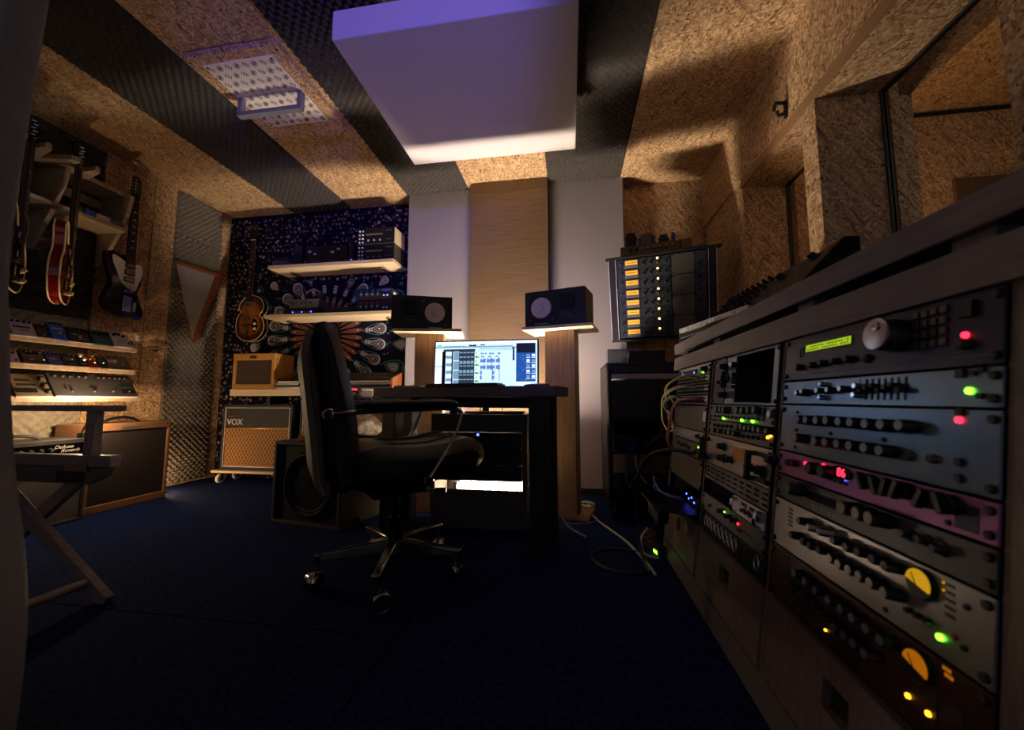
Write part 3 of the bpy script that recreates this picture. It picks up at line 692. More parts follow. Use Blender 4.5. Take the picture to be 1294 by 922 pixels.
row(SH1, e1, [
    ('small black pedal at the hidden end of the upper ledge', .11, .04, 'p_black', R3, [(0, .2)]), ('grey pedal beside the lilac pedal on the upper ledge', .11, .04, 'p_grey', R3, [(0, .2)]),
    ('lilac pedal with dark lettering on the upper ledge', .115, .045, 'p_lilac', [(x, .85, .007) for x in (-.7, -.25, .25, .7)], [], dict(edge='p_white', marks=[(-.1, .52, .07, .012, 'p_black'), (0, .32, .03, .005, 'p_black')])),
    ('flat black pedal between lilac and bright blue pedals', .11, .035, 'p_black', [(-.5, .8, .007), (.5, .8, .007)], [(0, .2)], dict(edge=None, marks=[(0, .5, .05, .02, 'dark_grey')])),
    ('bright blue pedal with white lettering on the upper ledge', .13, .05, 'p_blue', [(-.6, .88, .007), (0, .9, .007), (.6, .88, .007)], [(.1, .35)], dict(edge='p_blue', marks=[(0, .62, .045, .006, 'p_white')])),
    ('black pedal with many knobs and pale edge', .115, .045, 'p_black', [(x, y, .006) for x in (-.75, -.38, 0, .38, .75) for y in (.86, .68)], [(0, .35)], dict(marks=[(.3, .2, .05, .003, 'p_white'), (-.4, .5, .03, .003, 'p_white')])),
    ('dark teal pedal with a row of knobs', .115, .05, 'p_teal', [(x, .75, .009) for x in (-.65, -.2, .25, .68)], [(0, .35)], dict(edge='p_teal')),
    ('white pedal with black knobs at the end of the upper ledge', .115, .045, 'p_white', [(-.6, .85, .01), (-.1, .9, .009), (.35, .8, .009), (.8, .3, .012)], [], dict(marks=[(-.2, .35, .04, .004, 'p_black'), (.05, .5, .05, .003, 'p_black')]))])
e2 = [(1.45, 1.56), (1.56, 1.64), (1.643, 1.686), (1.69, 1.792), (1.795, 1.867), (1.867, 1.945), (1.945, 1.99), (1.99, 2.045), (2.045, 2.094), (2.094, 2.233)]
row(SH2, e2, [
    ('tan pedal at the hidden end of the middle ledge', .1, .04, 'p_sand', R3, [(0, .2)]), ('green pedal half hidden on the middle ledge', .1, .04, 'p_green', R3, [(0, .2)]),
    ('narrow lilac pedal on the middle ledge', .09, .035, 'p_lilac', [(0, .8, .007)], [(0, .25)], dict(edge=None)),
    ('wide maroon pedal with two chrome footswitches', .105, .042, 'p_maroon', [(x, .82, .009) for x in (-.6, -.2, .2, .6)], [(-.2, .3), (.75, .3)]),
    ('royal blue pedal with pale swirl on the middle ledge', .105, .042, 'p_blue2', R3, [(.7, .2)], dict(marks=[(-.2, .5, .03, .008, 'p_lilac'), (.1, .42, .03, .006, 'p_lilac')])),
    ('charcoal pedal with a light panel on the middle ledge', .105, .042, 'p_black', R3, [(.2, .5)], dict(edge=None, marks=[(-.2, .55, .03, .025, 'grey'), (.1, .2, .025, .012, 'grey')])),
    ('black mini pedal with two big silver knobs', .1, .04, 'p_black', [(-.4, .85, .012), (.35, .6, .012)], [], dict(kn='silver', marks=[(0, .28, .03, .006, 'p_white')])),
    ('red and orange mini pedal with four yellow knobs', .105, .042, 'p_red', [(-.4, .85, .008), (.4, .85, .008), (-.35, .65, .008), (.45, .62, .008)], [(.2, .35)], dict(edge='p_red', kn='brass')),
    ('dark indigo mini pedal on the middle ledge', .105, .042, 'p_indigo', [(-.3, .8, .007), (.4, .8, .007)], [(.1, .4)], dict(edge='grey')),
    ('large olive brown pedal at the end of the middle ledge', .115, .045, 'p_olive', [(-.6, .85, .009), (-.1, .85, .009), (.5, .8, .009)], [(.35, .35), (-.3, .55)], dict(marks=[(-.5, .55, .05, .03, 'p_lilac')]))])
e3 = [(1.45, 1.662), (1.669, 1.829), (1.832, 2.282)]
row(SH3, e3, [
    ('dark pedal board at the hidden end of the lowest ledge', .14, .05, 'p_grey', R3, [(0, .2)]),
    ('sand coloured pedal with bold black lettering and three knobs', .155, .055, 'p_sand', [(.62, .8, .013), (.68, .5, .013), (.75, .2, .013)], [], dict(marks=[(-.35, .7, .06, .012, 'p_black'), (-.25, .5, .08, .014, 'p_black'), (-.35, .25, .09, .03, 'p_black')])),
    ('long dark grey multi-effect pedal with eleven knobs and four footswitches', .175, .06, 'p_grey', [(x, .84, .013) for x in (-.88, -.7, -.53, -.34, -.18, .12, .27, .42, .57, .69, .82)], [(-.6, .2), (-.1, .2), (.35, .2), (.78, .2)], dict(marks=[(.78, .5, .075, .03, 'p_green'), (.78, .22, .085, .035, 'p_black'), (-.72, .38, .012, .03, 'p_black'), (-.1, .42, .03, .02, 'p_black')]))])
fl_ = lambda y: frame((-3.13, y, 1.951), (0, 1, 0), (-1, 0, 0))
for y, wd, c, lb, kw in ((1.875, .075, 'p_black', 'black pedal on the rack board behind the red guitar neck', {}), (1.945, .055, 'p_blue', 'small blue pedal on the rack board', {}), (2.018, .08, 'p_white', 'white pedal with black top on the rack board', dict(marks=[(0, .45, .06, .05, 'p_black')])), (2.092, .086, 'p_olive', 'dark olive pedal with round knobs on the rack board', {})):
    pedal(lb, fl_(y), wd, .12, .06, c, R3, [(0, .25)], edge=None, **kw)

# ---- amplifiers on the left
def grille_amp(a, W, H, D, rim, top, m, gm, bot=None):
    """open frame + recessed grille in local xy, depth towards -z"""
    bot = rim if bot is None else bot
    mb = MB(); mb.bx(0, W, H - top, H, -.03, 0); mb.bx(0, W, 0, bot, -.03, 0); mb.bx(0, rim, bot, H - top, -.03, 0); mb.bx(W - rim, W, bot, H - top, -.03, 0)
    mb.bx(0, W, 0, H, -D, -.03)
    mb.build('cabinet', m, a, .005, 0); box('grille', gm, a, rim, W - rim, bot, H - top, -.03, -.012, 0)
a = thing('guitar_amplifier', 'brown tweed combo amplifier with dark grille standing beside the foam door', 'amplifier', FX(-3.05, 2.005, 0))
grille_amp(a, .50, .575, .28, .02, .05, 'tweed_dark', 'grille_dark', .05)
box('nameplate', 'silver', a, .17, .27, .535, .553, 0, .003, .001); 
MB().tube(smooth_open([(.13, .577, -.1), (.17, .60, -.1), (.24, .612, -.1), (.31, .60, -.1), (.35, .577, -.1)]), .008, 8, flat=1.6).build('handle', 'black', a)
for x, y in ((.03, .555), (.47, .555), (.03, .02), (.47, .02)): knob(a, x, y, 0, .006, .003, 'dark_grey', 0, 'screw')
a = thing('guitar_amplifier', 'black combo amplifier with silver grille and row of knobs behind the folding chair', 'amplifier', FX(-2.99, 1.40, 0))
grille_amp(a, .57, .50, .26, .018, .10, 'tolex', 'silver_grille')
cp = box('control_panel', 'black_gloss', a, .02, .55, .415, .475, 0.0005, .004, .001)
for i in range(9): knob(a, .06 + i * .041, .443, .004, .011, .016, 'black', 1, cap='silver')
text('script_lettering', 'Deluxe', .03, 'white', a, T(.445, .456, .0046), shear=.4); text('script_lettering', 'Reverb', .03, 'white', a, T(.475, .433, .0046), shear=.4)
MB().tube(smooth_open([(.18, .5, -.1), (.22, .522, -.1), (.29, .53, -.1), (.36, .522, -.1), (.40, .5, -.1)]), .007, 8, flat=1.6).build('handle', 'black', a)

# ---- folding wooden chair
fc = thing('folding_chair', 'folding wooden armchair with crossed legs beside the grey partition', 'chair', T(-2.05, 1.28, 0))
def bar(p0, p1, wd, th):
    d = Vector(p1) - Vector(p0); M = frame(p0, d, (0, 1, 0)); return MB().bx(0, d.length, -th / 2, th / 2, -wd / 2, wd / 2, M)
for dy, vis in ((0, 1), (-.48, 0)):
    box('armrest', 'chair_wood', fc, -.45, .235, dy - .03, dy + .03, .69, .714, .004)
    box('arm_post', 'chair_wood', fc, .10, .145, dy - .016, dy + .016, .514, .69, .003)
    box('seat_rail', 'chair_wood', fc, -.45, .245, dy - .02, dy + .02, .468, .514, .004)
    MB().prism([(-.45, .40), (.14, .40), (.215, .435), (.225, .466), (-.45, .466)], dy - .014, dy + .014, frame((0, 0, 0), (1, 0, 0), (0, 0, 1)) @ Matrix.Scale(-1, 4, (0, 0, 1))).build('canvas_holder', 'grey', fc, .002, 0)
    box('hinge_plate', 'steel', fc, .03, .14, dy - .023, dy - .0205, .45, .48, .001); box('slot', 'black', fc, -.02, .12, dy - .0165, dy - .0143, .405, .45, .001)
    bar((.37, dy - .075, .0), (-.38, dy - .03, .47), .05, .028).build('leg', 'chair_wood', fc, .003, 0)
    bar((.07, dy + .02, .43), (-.45, dy + .02, .0), .05, .028).build('leg', 'chair_wood', fc, .003, 0)
MB().cyl((.275, -.06, .065), (.275, -.53, .065), .016, n=10).build('stretcher', 'chair_wood', fc)
MB().cyl((-.39, -.0, .05), (-.39, -.48, .05), .016, n=10).build('stretcher', 'chair_wood', fc)

# ================================================================ BACK LEFT: shelves and amps
for z0, x0, x1, lb in ((1.918, -2.70, -1.488, 'upper pale wall shelf with stacked black rack units'), (1.463, -2.71, -1.425, 'middle pale wall shelf with blue-lit effect units')):
    s = thing('wall_shelf', lb, 'shelf', T(x0, 2.952, z0))
    box('board', 'shelf_wood', s, 0, x1 - x0, 0, .25, 0, .03, .002)
    for x in (.16, x1 - x0 - .15): box('bracket', 'steel', s, x - .015, x + .015, .10, .25, -.022, 0, .002)
s = thing('wall_shelf', 'low pale wall shelf under the small tweed amplifier and synthesizer', 'shelf', T(-2.985, 2.93, .768))
box('board', 'shelf_wood', s, 0, 1.56, 0, .27, 0, .058, .003)
for x in (.3, 1.3): box('bracket', 'black', s, x - .015, x + .015, .1, .27, -.12, 0, .003)

def unit(name, label, cat, x0, x1, z0, z1, yf, dep, m, face=None, group=None):
    u = thing(name, label, cat, FY(yf, x0, z0), group); W = x1 - x0; H = z1 - z0
    box('casing', m, u, 0, W, 0.0, H, -dep, -.004, .003)
    box('front_panel', face or m, u, .001, W - .001, .001, H - .001, -.004, 0, .001)
    return u, W, H
ZT = 1.949
u, W, H = unit('power_adapter', 'small grey box at the end of the upper wall shelf', 'box', -2.69, -2.56, ZT, 2.005, 2.99, .09, 'grey'); knob(u, W / 2, H / 2, 0, .006, .006)
u, W, H = unit('effect_unit', 'upright black unit beside the grey box on the upper shelf', 'effect unit', -2.46, -2.39, ZT, 2.13, 2.98, .18, 'black', 'navy_panel')
u, W, H = unit('effect_unit', 'slim black rack unit at the bottom of the upper shelf stack', 'effect unit', -2.365, -1.865, ZT, 1.995, 2.98, .2, 'black')
for x, w_ in ((.06, .1), (.22, .12), (.40, .05)): box('display', 'dark_grey', u, x, x + w_, .012, .034, 0, .0015, 0)
knob(u, .02, .02, 0, .007, .008, 'silver'); MB().cyl((.47, .02, 0), (.47, .02, .003), .004, n=8).build('indicator', 'led_blue', u)
for x in (.07, .1, .13, .24, .28, .31): box('print', 'grey', u, x, x + .018, .02, .026, .0015, .002, 0)
u, W, H = unit('effect_unit', 'wide black unit with violet lights on top of the slim unit', 'effect unit', -2.36, -1.95, 1.9955, 2.115, 2.99, .18, 'black_gloss', 'black')
for x, y, s_ in ((.045, .075, .016), (.10, .05, .014), (.27, .06, .016), (.33, .085, .014)): box('button', 'p_lilac', u, x - s_, x + s_, y - s_ * .6, y + s_ * .6, 0, .004, .001)
box('side_ear', 'black', u, .42, .47, 0, .11, -.15, -.01, .002)
for k, (z0, z1) in enumerate(((ZT, 2.098), (2.1, 2.25))):
    u, W, H = unit('tape_delay', ('lower' if k == 0 else 'upper') + ' of two stacked black echo units with cream sides', 'effect unit', -1.85, -1.5, z0, z1, 2.985, .2, 'black', 'black', 'stacked echo units')
    box('side_panel', 'cream' if k else 'olive_panel', u, W, W + .006, .004, H - .004, -.198, -.002, .002)
    for i in range(4):
        for j in range(2): knob(u, .025 + j * .03, .02 + i * .034, 0, .007, .012, 'p_white', 1)
    box('scale_strip', 'p_sand', u, .085, .24, H * .56, H * .56 + .014, 0, .0015, 0)
    for i in range(3): box('key', 'p_lilac' if k else 'p_olive', u, .10 + i * .055, .114 + i * .055, .028, .045, 0, .005, .001)
    box('print', 'grey', u, .27, .325, H * .77, H * .84, 0, .0012, 0); box('trim_line', 'blue_steel', u, 0, W, 0, .006, .0001, .003, .0005)
    MB().prism([(.26, .05), (.30, .03), (.34, .05), (.30, .042)], .0002, .001).build('emblem', 'grey', u, 0, 0)
ZT = 1.494
u, W, H = unit('effect_unit', 'slim black unit under the silver box on the middle shelf', 'effect unit', -2.535, -2.195, ZT, 1.553, 2.98, .18, 'black', 'navy_panel')
for i in range(7): MB().cyl((.09 + i * .03, .02, 0), (.09 + i * .03, .02, .004), .005, n=8).build('button', 'p_lilac' if i % 3 else 'led_blue', u)
u, W, H = unit('mixer', 'small silver mixer box on the middle shelf', 'mixer', -2.485, -2.20, 1.554, 1.632, 2.985, .14, 'brushed', 'silver')
for i in range(5): knob(u, .03 + i * .045, .04, 0, .009, .012)
for i in range(4): o = knob(u, .04 + i * .06, .079, -.06, .012, .016, 'chrome' if i % 2 else 'walnut', 1); o.rotation_euler.x = -PI / 2
hp = MB(); hp.tube(smooth_open([(0, 0, 0), (.0, .0, .07), (.06, .01, .10), (.12, .02, .07), (.13, .02, .0)], 6), .008, 8)
ph = thing('headphones', 'pale headphones lying on the silver mixer', 'headphones', T(-2.36, 3.04, 1.636)); hp.build('headband', 'chair_wood', ph)
for x in (0, .13): MB().lathe([(.03, -.012), (.034, 0), (.03, .012)], 16, T(x, .01, .033, ry=PI / 2)).build('ear_cup', 'dark_grey', ph)
u, W, H = unit('effect_unit', 'low dark unit in the middle of the middle shelf', 'effect unit', -2.165, -1.86, ZT, 1.55, 3.0, .15, 'black')
box('display', 'dark_grey', u, .02, .28, .012, .045, 0, .001, 0)
for k, (z0, z1) in enumerate(((ZT, 1.60), (1.602, 1.70))):
    u, W, H = unit('effect_unit', ('lower' if k == 0 else 'upper') + ' of two stacked effect units with rings of knobs', 'effect unit', -1.845, -1.51, z0, z1, 2.985, .18, 'black', 'navy_panel', 'stacked effect units')
    for i in range(4): knob(u, .06 + i * .052, .045, 0, .018, .014, 'black', 0, cap='knob_grey')
    for i in range(4): box('light_bar', 'p_red' if k == 0 else 'p_blue', u, .04 + i * .052, .07 + i * .052, .075, .083, 0, .002, 0)
    box('label_strip', 'p_blue2' if k else 'p_maroon', u, .25, .325, .07, .09, 0, .001, 0)
    for i in range(2): knob(u, .265 + i * .03, .035, 0, .009, .008, 'p_lilac')
    box('side_plate', 'dark_grey', u, W, W + .004, .003, H - .003, -.17, -.005, .001); box('side_label', 'white', u, W + .004, W + .0045, .04, .07, -.08, -.03, 0)
pn = MB(); pn.tube([(-2.68, 2.99, 1.502), (-2.55, 3.0, 1.502)], .008, 8); tag(pn.build('soldering_iron', 'white', None), 'thin pale rod lying at the end of the middle shelf', 'tool')

# ---- small tweed amp, synths on the low shelf
a = thing('guitar_amplifier', 'small honey tweed amplifier on the low shelf under the violin bass', 'amplifier', FY(2.955, -2.995, .8265))
grille_amp(a, .42, .32, .235, .032, .06, 'tweed', 'grille_brown', .045)
box('badge', 'black', a, .17, .235, .275, .30, 0, .003, .001); box('badge_print', 'brass', a, .18, .225, .284, .291, .003, .0036, 0)
box('strip', 'silver', a, .05, .37, .028, .034, 0, .001, 0)
def keyboard(name, label, x0, x1, yf, z0, dep, hgt, nkeys, ends='walnut', keys=True, red=False):
    k = thing(name, label, 'synthesizer', T(x0, yf, z0)); W = x1 - x0
    box('base', 'black', k, .02, W - .02, 0.01, dep, 0, .05, .003)
    MB().prism([(.12, .05), (dep, .05), (dep, hgt), (dep - .04, hgt)], .02, W - .02, frame((0, 0, 0), (0, 1, 0), (0, 0, 1))).build('control_panel', 'black', k, .002, 0)
    for x in (0, W - .02):
        MB().prism([(0, 0), (dep + .01, 0), (dep + .01, hgt + .012), (dep - .06, hgt + .012), (0, .085)], x, x + .02, frame((0, 0, 0), (0, 1, 0), (0, 0, 1))).build('end_cheek', ends, k, .003, 0)
    kw = (W - .06) / nkeys
    for i in range(nkeys): box('white_key', 'white', k, .03 + i * kw + .0006, .03 + (i + 1) * kw - .0006, .012, .115, .052, .066, .001)
    for i in range(nkeys - 1):
        if i % 7 not in (2, 6): box('black_key', 'black_gloss', k, .03 + (i + 1) * kw - kw * .28, .03 + (i + 1) * kw + kw * .28, .05, .115, .066, .076, .001)
    M = frame((0, .12, .05), (1, 0, 0), (0, dep - .16, hgt - .05)); sl = math.hypot(dep - .16, hgt - .05)
    for i in range(14):
        for j in range(2): o = knob(k, 0, 0, 0, .009, .014, 'dark_grey', 1); o.matrix_local = M @ T(.08 + i * (W - .16) / 13, sl * (.3 + .45 * j), 0)
    box('front_strip', 'brushed', k, .022, W - .022, .004, .0098, .0, .012, 0); box('front_strip', 'brushed', k, .022, W - .022, .004, .0098, .036, .048, 0)
    return k
keyboard('synthesizer', 'long synthesizer with walnut end cheeks on the low shelf', -2.53, -1.435, 2.90, .8265, .29, .15, 36)
u = thing('drum_machine', 'dark drum machine with red lit buttons on a black stand behind the chair', 'drum machine', T(-2.0, 2.56, .76))
box('casing', 'dark_grey', u, 0, .46, 0, .22, 0, .045, .004); box('front_strip', 'p_lilac', u, .01, .45, -.003, 0, .008, .03, .001)
for i in range(12):
    for j in range(2): box('button', 'led_red' if (i > 7 and j == 0) else ('p_blue2' if i % 4 == 0 else 'black'), u, .03 + i * .034, .05 + i * .034, .03 + j * .06, .06 + j * .06, .045, .056, .002)
for i in range(6): knob(u, .06 + i * .06, .17, .045, .012, .025, 'black', 1)
ks = thing('keyboard_stand', 'black crossed stand carrying the drum machine', 'stand', T(-1.77, 2.72, 0))
for y in (-.09, .09):
    bar((-.2, y, .01), (.2, y, .745), .03, .02).build('leg', 'black_metal', ks, .003, 0); bar((.2, y - .02, .01), (-.2, y - .02, .745), .03, .02).build('leg', 'black_metal', ks, .003, 0)
for x in (-.19, .19): box('top_bar', 'black_metal', ks, x - .015, x + .015, -.16, .1, .745, .7595, .003)

# ---- combo amp on a dolly
dl = thing('dolly', 'small wooden dolly on casters under the diamond grille amplifier', 'dolly', T(-2.745, 3.08, 0))
box('deck', 'shelf_wood', dl, -.39, .37, -.14, .11, .095, .115, .003)
for x in (-.33, .31):
    for y in (-.10, .07):
        c = MB().cyl((x - .014, y, .04), (x + .014, y, .04), .04, n=20).build('wheel', 'white', dl, .004)
        MB().cyl((x - .016, y, .04), (x + .016, y, .04), .018, n=12).build('hub', 'steel', c)
        mb = MB(); mb.bx(x - .022, x - .018, y - .012, y + .012, .03, .09); mb.bx(x + .018, x + .022, y - .012, y + .012, .03, .09); mb.bx(x - .022, x + .022, y - .025, y + .025, .086, .0949); mb.build('fork', 'steel', dl, .001, 0)
def diamond_amp(label, x0, x1, z0, z1, yf, dep, logo):
    a = thing('guitar_amplifier', label, 'amplifier', FY(yf, x0, z0)); W = x1 - x0; H = z1 - z0; sp = H * .64
    mb = MB(); mb.prism(rrect(0, W, 0, H, .02), -dep, -.02); r = .022
    mb.bx(0.003, r, .003, H - .003, -.02, 0); mb.bx(W - r, W - .003, .003, H - .003, -.02, 0); mb.bx(r, W - r, .003, r, -.02, 0); mb.bx(r, W - r, H - r, H - .003, -.02, 0)
    mb.build('cabinet', 'tolex', a, .004, 0); box('upper_panel', 'tolex', a, r, W - r, sp, H - r, -.02, -.008, .002)
    gl = box('grille', 'vox_cloth', a, r, W - r, r, sp, -.02, -.012, 0)
    ln = MB(); x_, y_ = r, W - r; d = .034; k = 0
    sl = 1.55
    for s in (1, -1):
        c = -2.0
        while c < 2.0:
            pts = []
            # line y = sl*s*x + c clipped to the grille box
            for xx in (x_, y_):
                yy = sl * s * xx + c
                if r <= yy <= sp: pts.append((xx, yy))
            for yy in (r, sp):
                xx = (yy - c) / (sl * s)
                if x_ < xx < y_: pts.append((xx, yy))
            if len(pts) >= 2:
                (ax, ay), (bx_, by) = pts[0], pts[1]; L_ = math.hypot(bx_ - ax, by - ay)
                if L_ > .01:
                    nx, ny = -(by - ay) / L_ * .0026, (bx_ - ax) / L_ * .0026; z = -.0115 + (.0002 if s > 0 else 0)
                    ln.add([(ax + nx, ay + ny, z), (ax - nx, ay - ny, z), (bx_ - nx, by - ny, z), (bx_ + nx, by + ny, z)], [(0, 1, 2, 3)], None, 0 if s > 0 else 1)
            c += d * sl
    ln.build('diamond_weave', ['grille_line', 'grille_line'], gl, 0, 0)['kind'] = 'stuff'
    box('gold_strip', 'brass', a, r, W - r, sp - .005, sp + .006, -.008, -.003, .001)
    mb = MB(); q = r + .004
    for p in ((q, W - q, q, q + .006), (q, W - q, H - q - .006, H - q)): mb.bx(p[0], p[1], p[2], p[3], -.012, -.002)
    for p in (q, W - q - .006): mb.bx(p, p + .006, q + .006, H - q - .006, -.012, -.002)
    mb.build('piping', 'p_white', a, 0, 0)
    if logo:
        text('logo_letters', 'VOX', .075, 'white', a, T(.125, sp + .05, -.0065), .002, 'white plastic brand letters')
        MB().prism([(.055, sp + .115), (.07, sp + .10), (.10, sp + .098), (.125, sp + .105), (.13, sp + .12), (.115, sp + .113), (.095, sp + .116), (.075, sp + .113), (.062, sp + .123)], -.0075, -.005).build('emblem', 'brass', a, 0, 0)
    for x in (.15, W - .15): box('corner_vent', 'black', a, x - .05, x + .05, H, H + .004, -.12, -.06, .001)
    return a
diamond_amp('black combo amplifier with diamond grille and white letters on a dolly', -3.10, -2.40, .1155, .69, 2.985, .2, True)
diamond_amp('second diamond grille amplifier half hidden behind the swivel chair', -2.34, -1.74, .0, .735, 3.0, .19, False)

# ---- violin bass on the tapestry
b = thing('violin_bass', 'sunburst violin-shaped bass guitar hung on the patterned cloth', 'guitar', FY(3.15, -3.05, 1.295)); Lk = Matrix.Translation((3.05, -1.295, 0))
VB = [(-3.089, 1.726), (-3.124, 1.703), (-3.162, 1.655), (-3.158, 1.598), (-3.133, 1.576), (-3.167, 1.55), (-3.189, 1.478), (-3.181, 1.381), (-3.132, 1.319), (-3.049, 1.295), (-2.962, 1.312), (-2.904, 1.366), (-2.886, 1.437), (-2.908, 1.509), (-2.942, 1.542), (-2.913, 1.581), (-2.899, 1.637), (-2.935, 1.703), (-3.0, 1.735), (-3.045, 1.742)]
O = smooth_closed(VB, 4); MB().prism(O, -.05, 0, Lk, inset=.003).build('body', 'burst_dark', b)
cx, cy = -3.04, 1.5; tp_ = MB()
for k, (s0, zz) in enumerate(((.9, .003), (.74, .0045))): tp_.prism([(cx + (x - cx) * s0, cy + (y - cy) * s0) for x, y in O], .0002, zz, Lk, k)
tp_.build('carved_top', ['sunburst', mat('burst_amber', (136, 78, 34), 0.15, coat=.6, var=(5, .3))], b)
for zz in (0, -.05): MB().tube([(x + 3.05, y - 1.295, zz) for x, y in O], .0042, 6, True).build('binding', 'binding', b)
Mn, Ln = neck(b, (-.008, .42), (-.001, 1.0), .008, .055, .042)
MB().prism([(-.021, 0), (.021, 0), (.045, .05), (.05, .14), (.02, .165), (-.03, .16), (-.048, .12), (-.04, .05)], -.016, -.003, Mn @ T(0, Ln, 0), inset=.002).build('headstock', 'black_gloss', b); tuners(b, Mn, Ln, .045, 2, True, .06, .05)
box('nut', 'white', b, -.025, .022, .995, 1.003, .006, .016, .001)
for y in (.365, .215): box('pickup', 'chrome', b, -.05, .025, y - .018, y + .018, .005, .018, .003)
box('bridge', 'rosewood', b, -.06, .035, .145, .157, .005, .022, .002); MB().prism([(-.04, .135), (.01, .135), (.002, .01), (-.03, .01)], .012, .016).build('tailpiece', 'chrome', b, .001, 0)
MB().prism(smooth_closed([(.05, .21), (.09, .19), (.1, .13), (.07, .08), (.045, .12)], 3), .005, .008).build('control_plate', 'black_gloss', b, 0, 30)
for x, y in ((.072, .165), (.075, .115)): knob(b, x, y, .008, .013, .014, 'binding', 1)
st = MB(); strings(st, -.014, .15, -.001, 1.0, .02, .038, 4); st.build('strings', 'steel', b, 0, 0)['kind'] = 'stuff'
box('wall_hanger', 'black', b, -.02, .02, 1.0, 1.05, -.06, -.02, .003)
cw = MB(); cw.tube([(-2.84 + .1 * math.cos(t) * (1 + .1 * math.sin(3 * t)), 3.195 - .006 * math.sin(2 * t), 1.22 + .07 * math.sin(t)) for t in [k * 2 * PI / 24 for k in range(24)]], .005, 6, True)
tag(cw.build('coiled_cable', 'cable_black', None), 'coiled black cable hung on the patterned cloth below the bass', 'cable')
# ================================================================ CENTRE
def profile_block(P, y0, y1, ins=0.02):
    """side profile (x, z) extruded across y with softened sides"""
    return MB().prism(P, -y1, -y0, frame((0, 0, 0), (1, 0, 0), (0, 0, 1)), inset=ins)
ch = thing('swivel_chair', 'black leather swivel armchair with chrome arms and star base', 'chair', T(-.755, 1.585, 0, math.radians(40)))
bk = smooth_closed([(-.185, .44), (-.19, .55), (-.205, .69), (-.238, .84), (-.265, .94), (-.29, 1.0), (-.325, 1.02), (-.355, .995), (-.35, .91), (-.325, .77), (-.305, .60), (-.295, .47), (-.265, .41), (-.215, .41)], 4)
profile_block(bk, -.235, .235, .035).build('backrest', 'leather', ch, .012, 50, seg=3)
sh = smooth_closed([(-.29, .40), (-.302, .48), (-.315, .61), (-.335, .77), (-.36, .91), (-.366, .985), (-.38, .975), (-.392, .90), (-.372, .74), (-.347, .56), (-.333, .45), (-.31, .40)], 4)
profile_block(sh, -.225, .225, .02).build('back_shell', 'chair_shell', ch, .004, 50)
for x, z in ((-.382, .80), (-.374, .74)): MB().cyl((x - .004, .12, z), (x + .004, .12, z), .006, n=8).build('rivet', 'black', ch)
ln = MB(); ln.tube(smooth_open([(-.178, 0, .44), (-.19, 0, .56), (-.21, 0, .71), (-.25, 0, .87), (-.285, 0, .98)], 5), .004, 6); 
st = smooth_closed([(-.21, .44), (-.20, .53), (-.12, .558), (0, .55), (.12, .556), (.23, .575), (.275, .57), (.315, .535), (.325, .49), (.29, .45), (.2, .425), (.05, .405), (-.1, .395), (-.18, .40)], 4)
profile_block(st, -.25, .25, .045).build('seat', 'leather', ch, .015, 50, seg=3)
ct = MB()
for y in (-.11, .11): ct.tube(smooth_open([(-.19, y, .545), (-.05, y, .556), (.1, y, .557), (.22, y, .578), (.30, y, .55)], 5), .004, 6)
ct.build('seat_piping', 'leather', ch)
profile_block([(-.17, .40), (.12, .42), (.08, .36), (-.12, .35)], -.16, .16, .01).build('seat_pan', 'black', ch, .004, 0)
for s in (-1, 1):
    y = s * .27
    arm = MB().tube(smooth_open([(-.29, y, .688), (-.24, y, .692), (0, y, .70), (.14, y, .702), (.175, y, .695), (.185, y, .672), (.16, y, .60), (.10, y, .50), (.06, y, .44)], 6), .0085, 8, flat=1.0).build('arm_frame', 'chrome', ch)
    for p in ((-.305, .688), (.055, .43)):
        MB().tube([(p[0] + .016 * math.cos(t), y, p[1] + .016 * math.sin(t)) for t in [k * PI / 8 for k in range(16)]], .005, 6, True).build('pivot_ring', 'chrome', ch)
        MB().cyl((p[0], y - s * .05, p[1]), (p[0], y + s * .004, p[1]), .012, n=10).build('pivot_bolt', 'black', ch)
    profile_block(smooth_closed([(-.20, .705), (-.19, .73), (0, .737), (.13, .737), (.165, .725), (.165, .708), (.0, .704)], 3), y - .028, y + .028, .01).build('arm_pad', 'leather', ch, .004, 50)
MB().lathe([(.036, .075), (.036, .2), (.028, .205), (.028, .235), (.018, .24), (.018, .37)], 20).build('column', 'black_gloss', ch)
MB().tube([(.02, 0, .345), (.06, -.05, .345), (.16, -.12, .35)], .007, 8).build('lever', 'chrome', ch); MB().cyl((.14, -.107, .349), (.18, -.135, .351), .010, n=10).build('lever_knob', 'black', ch)
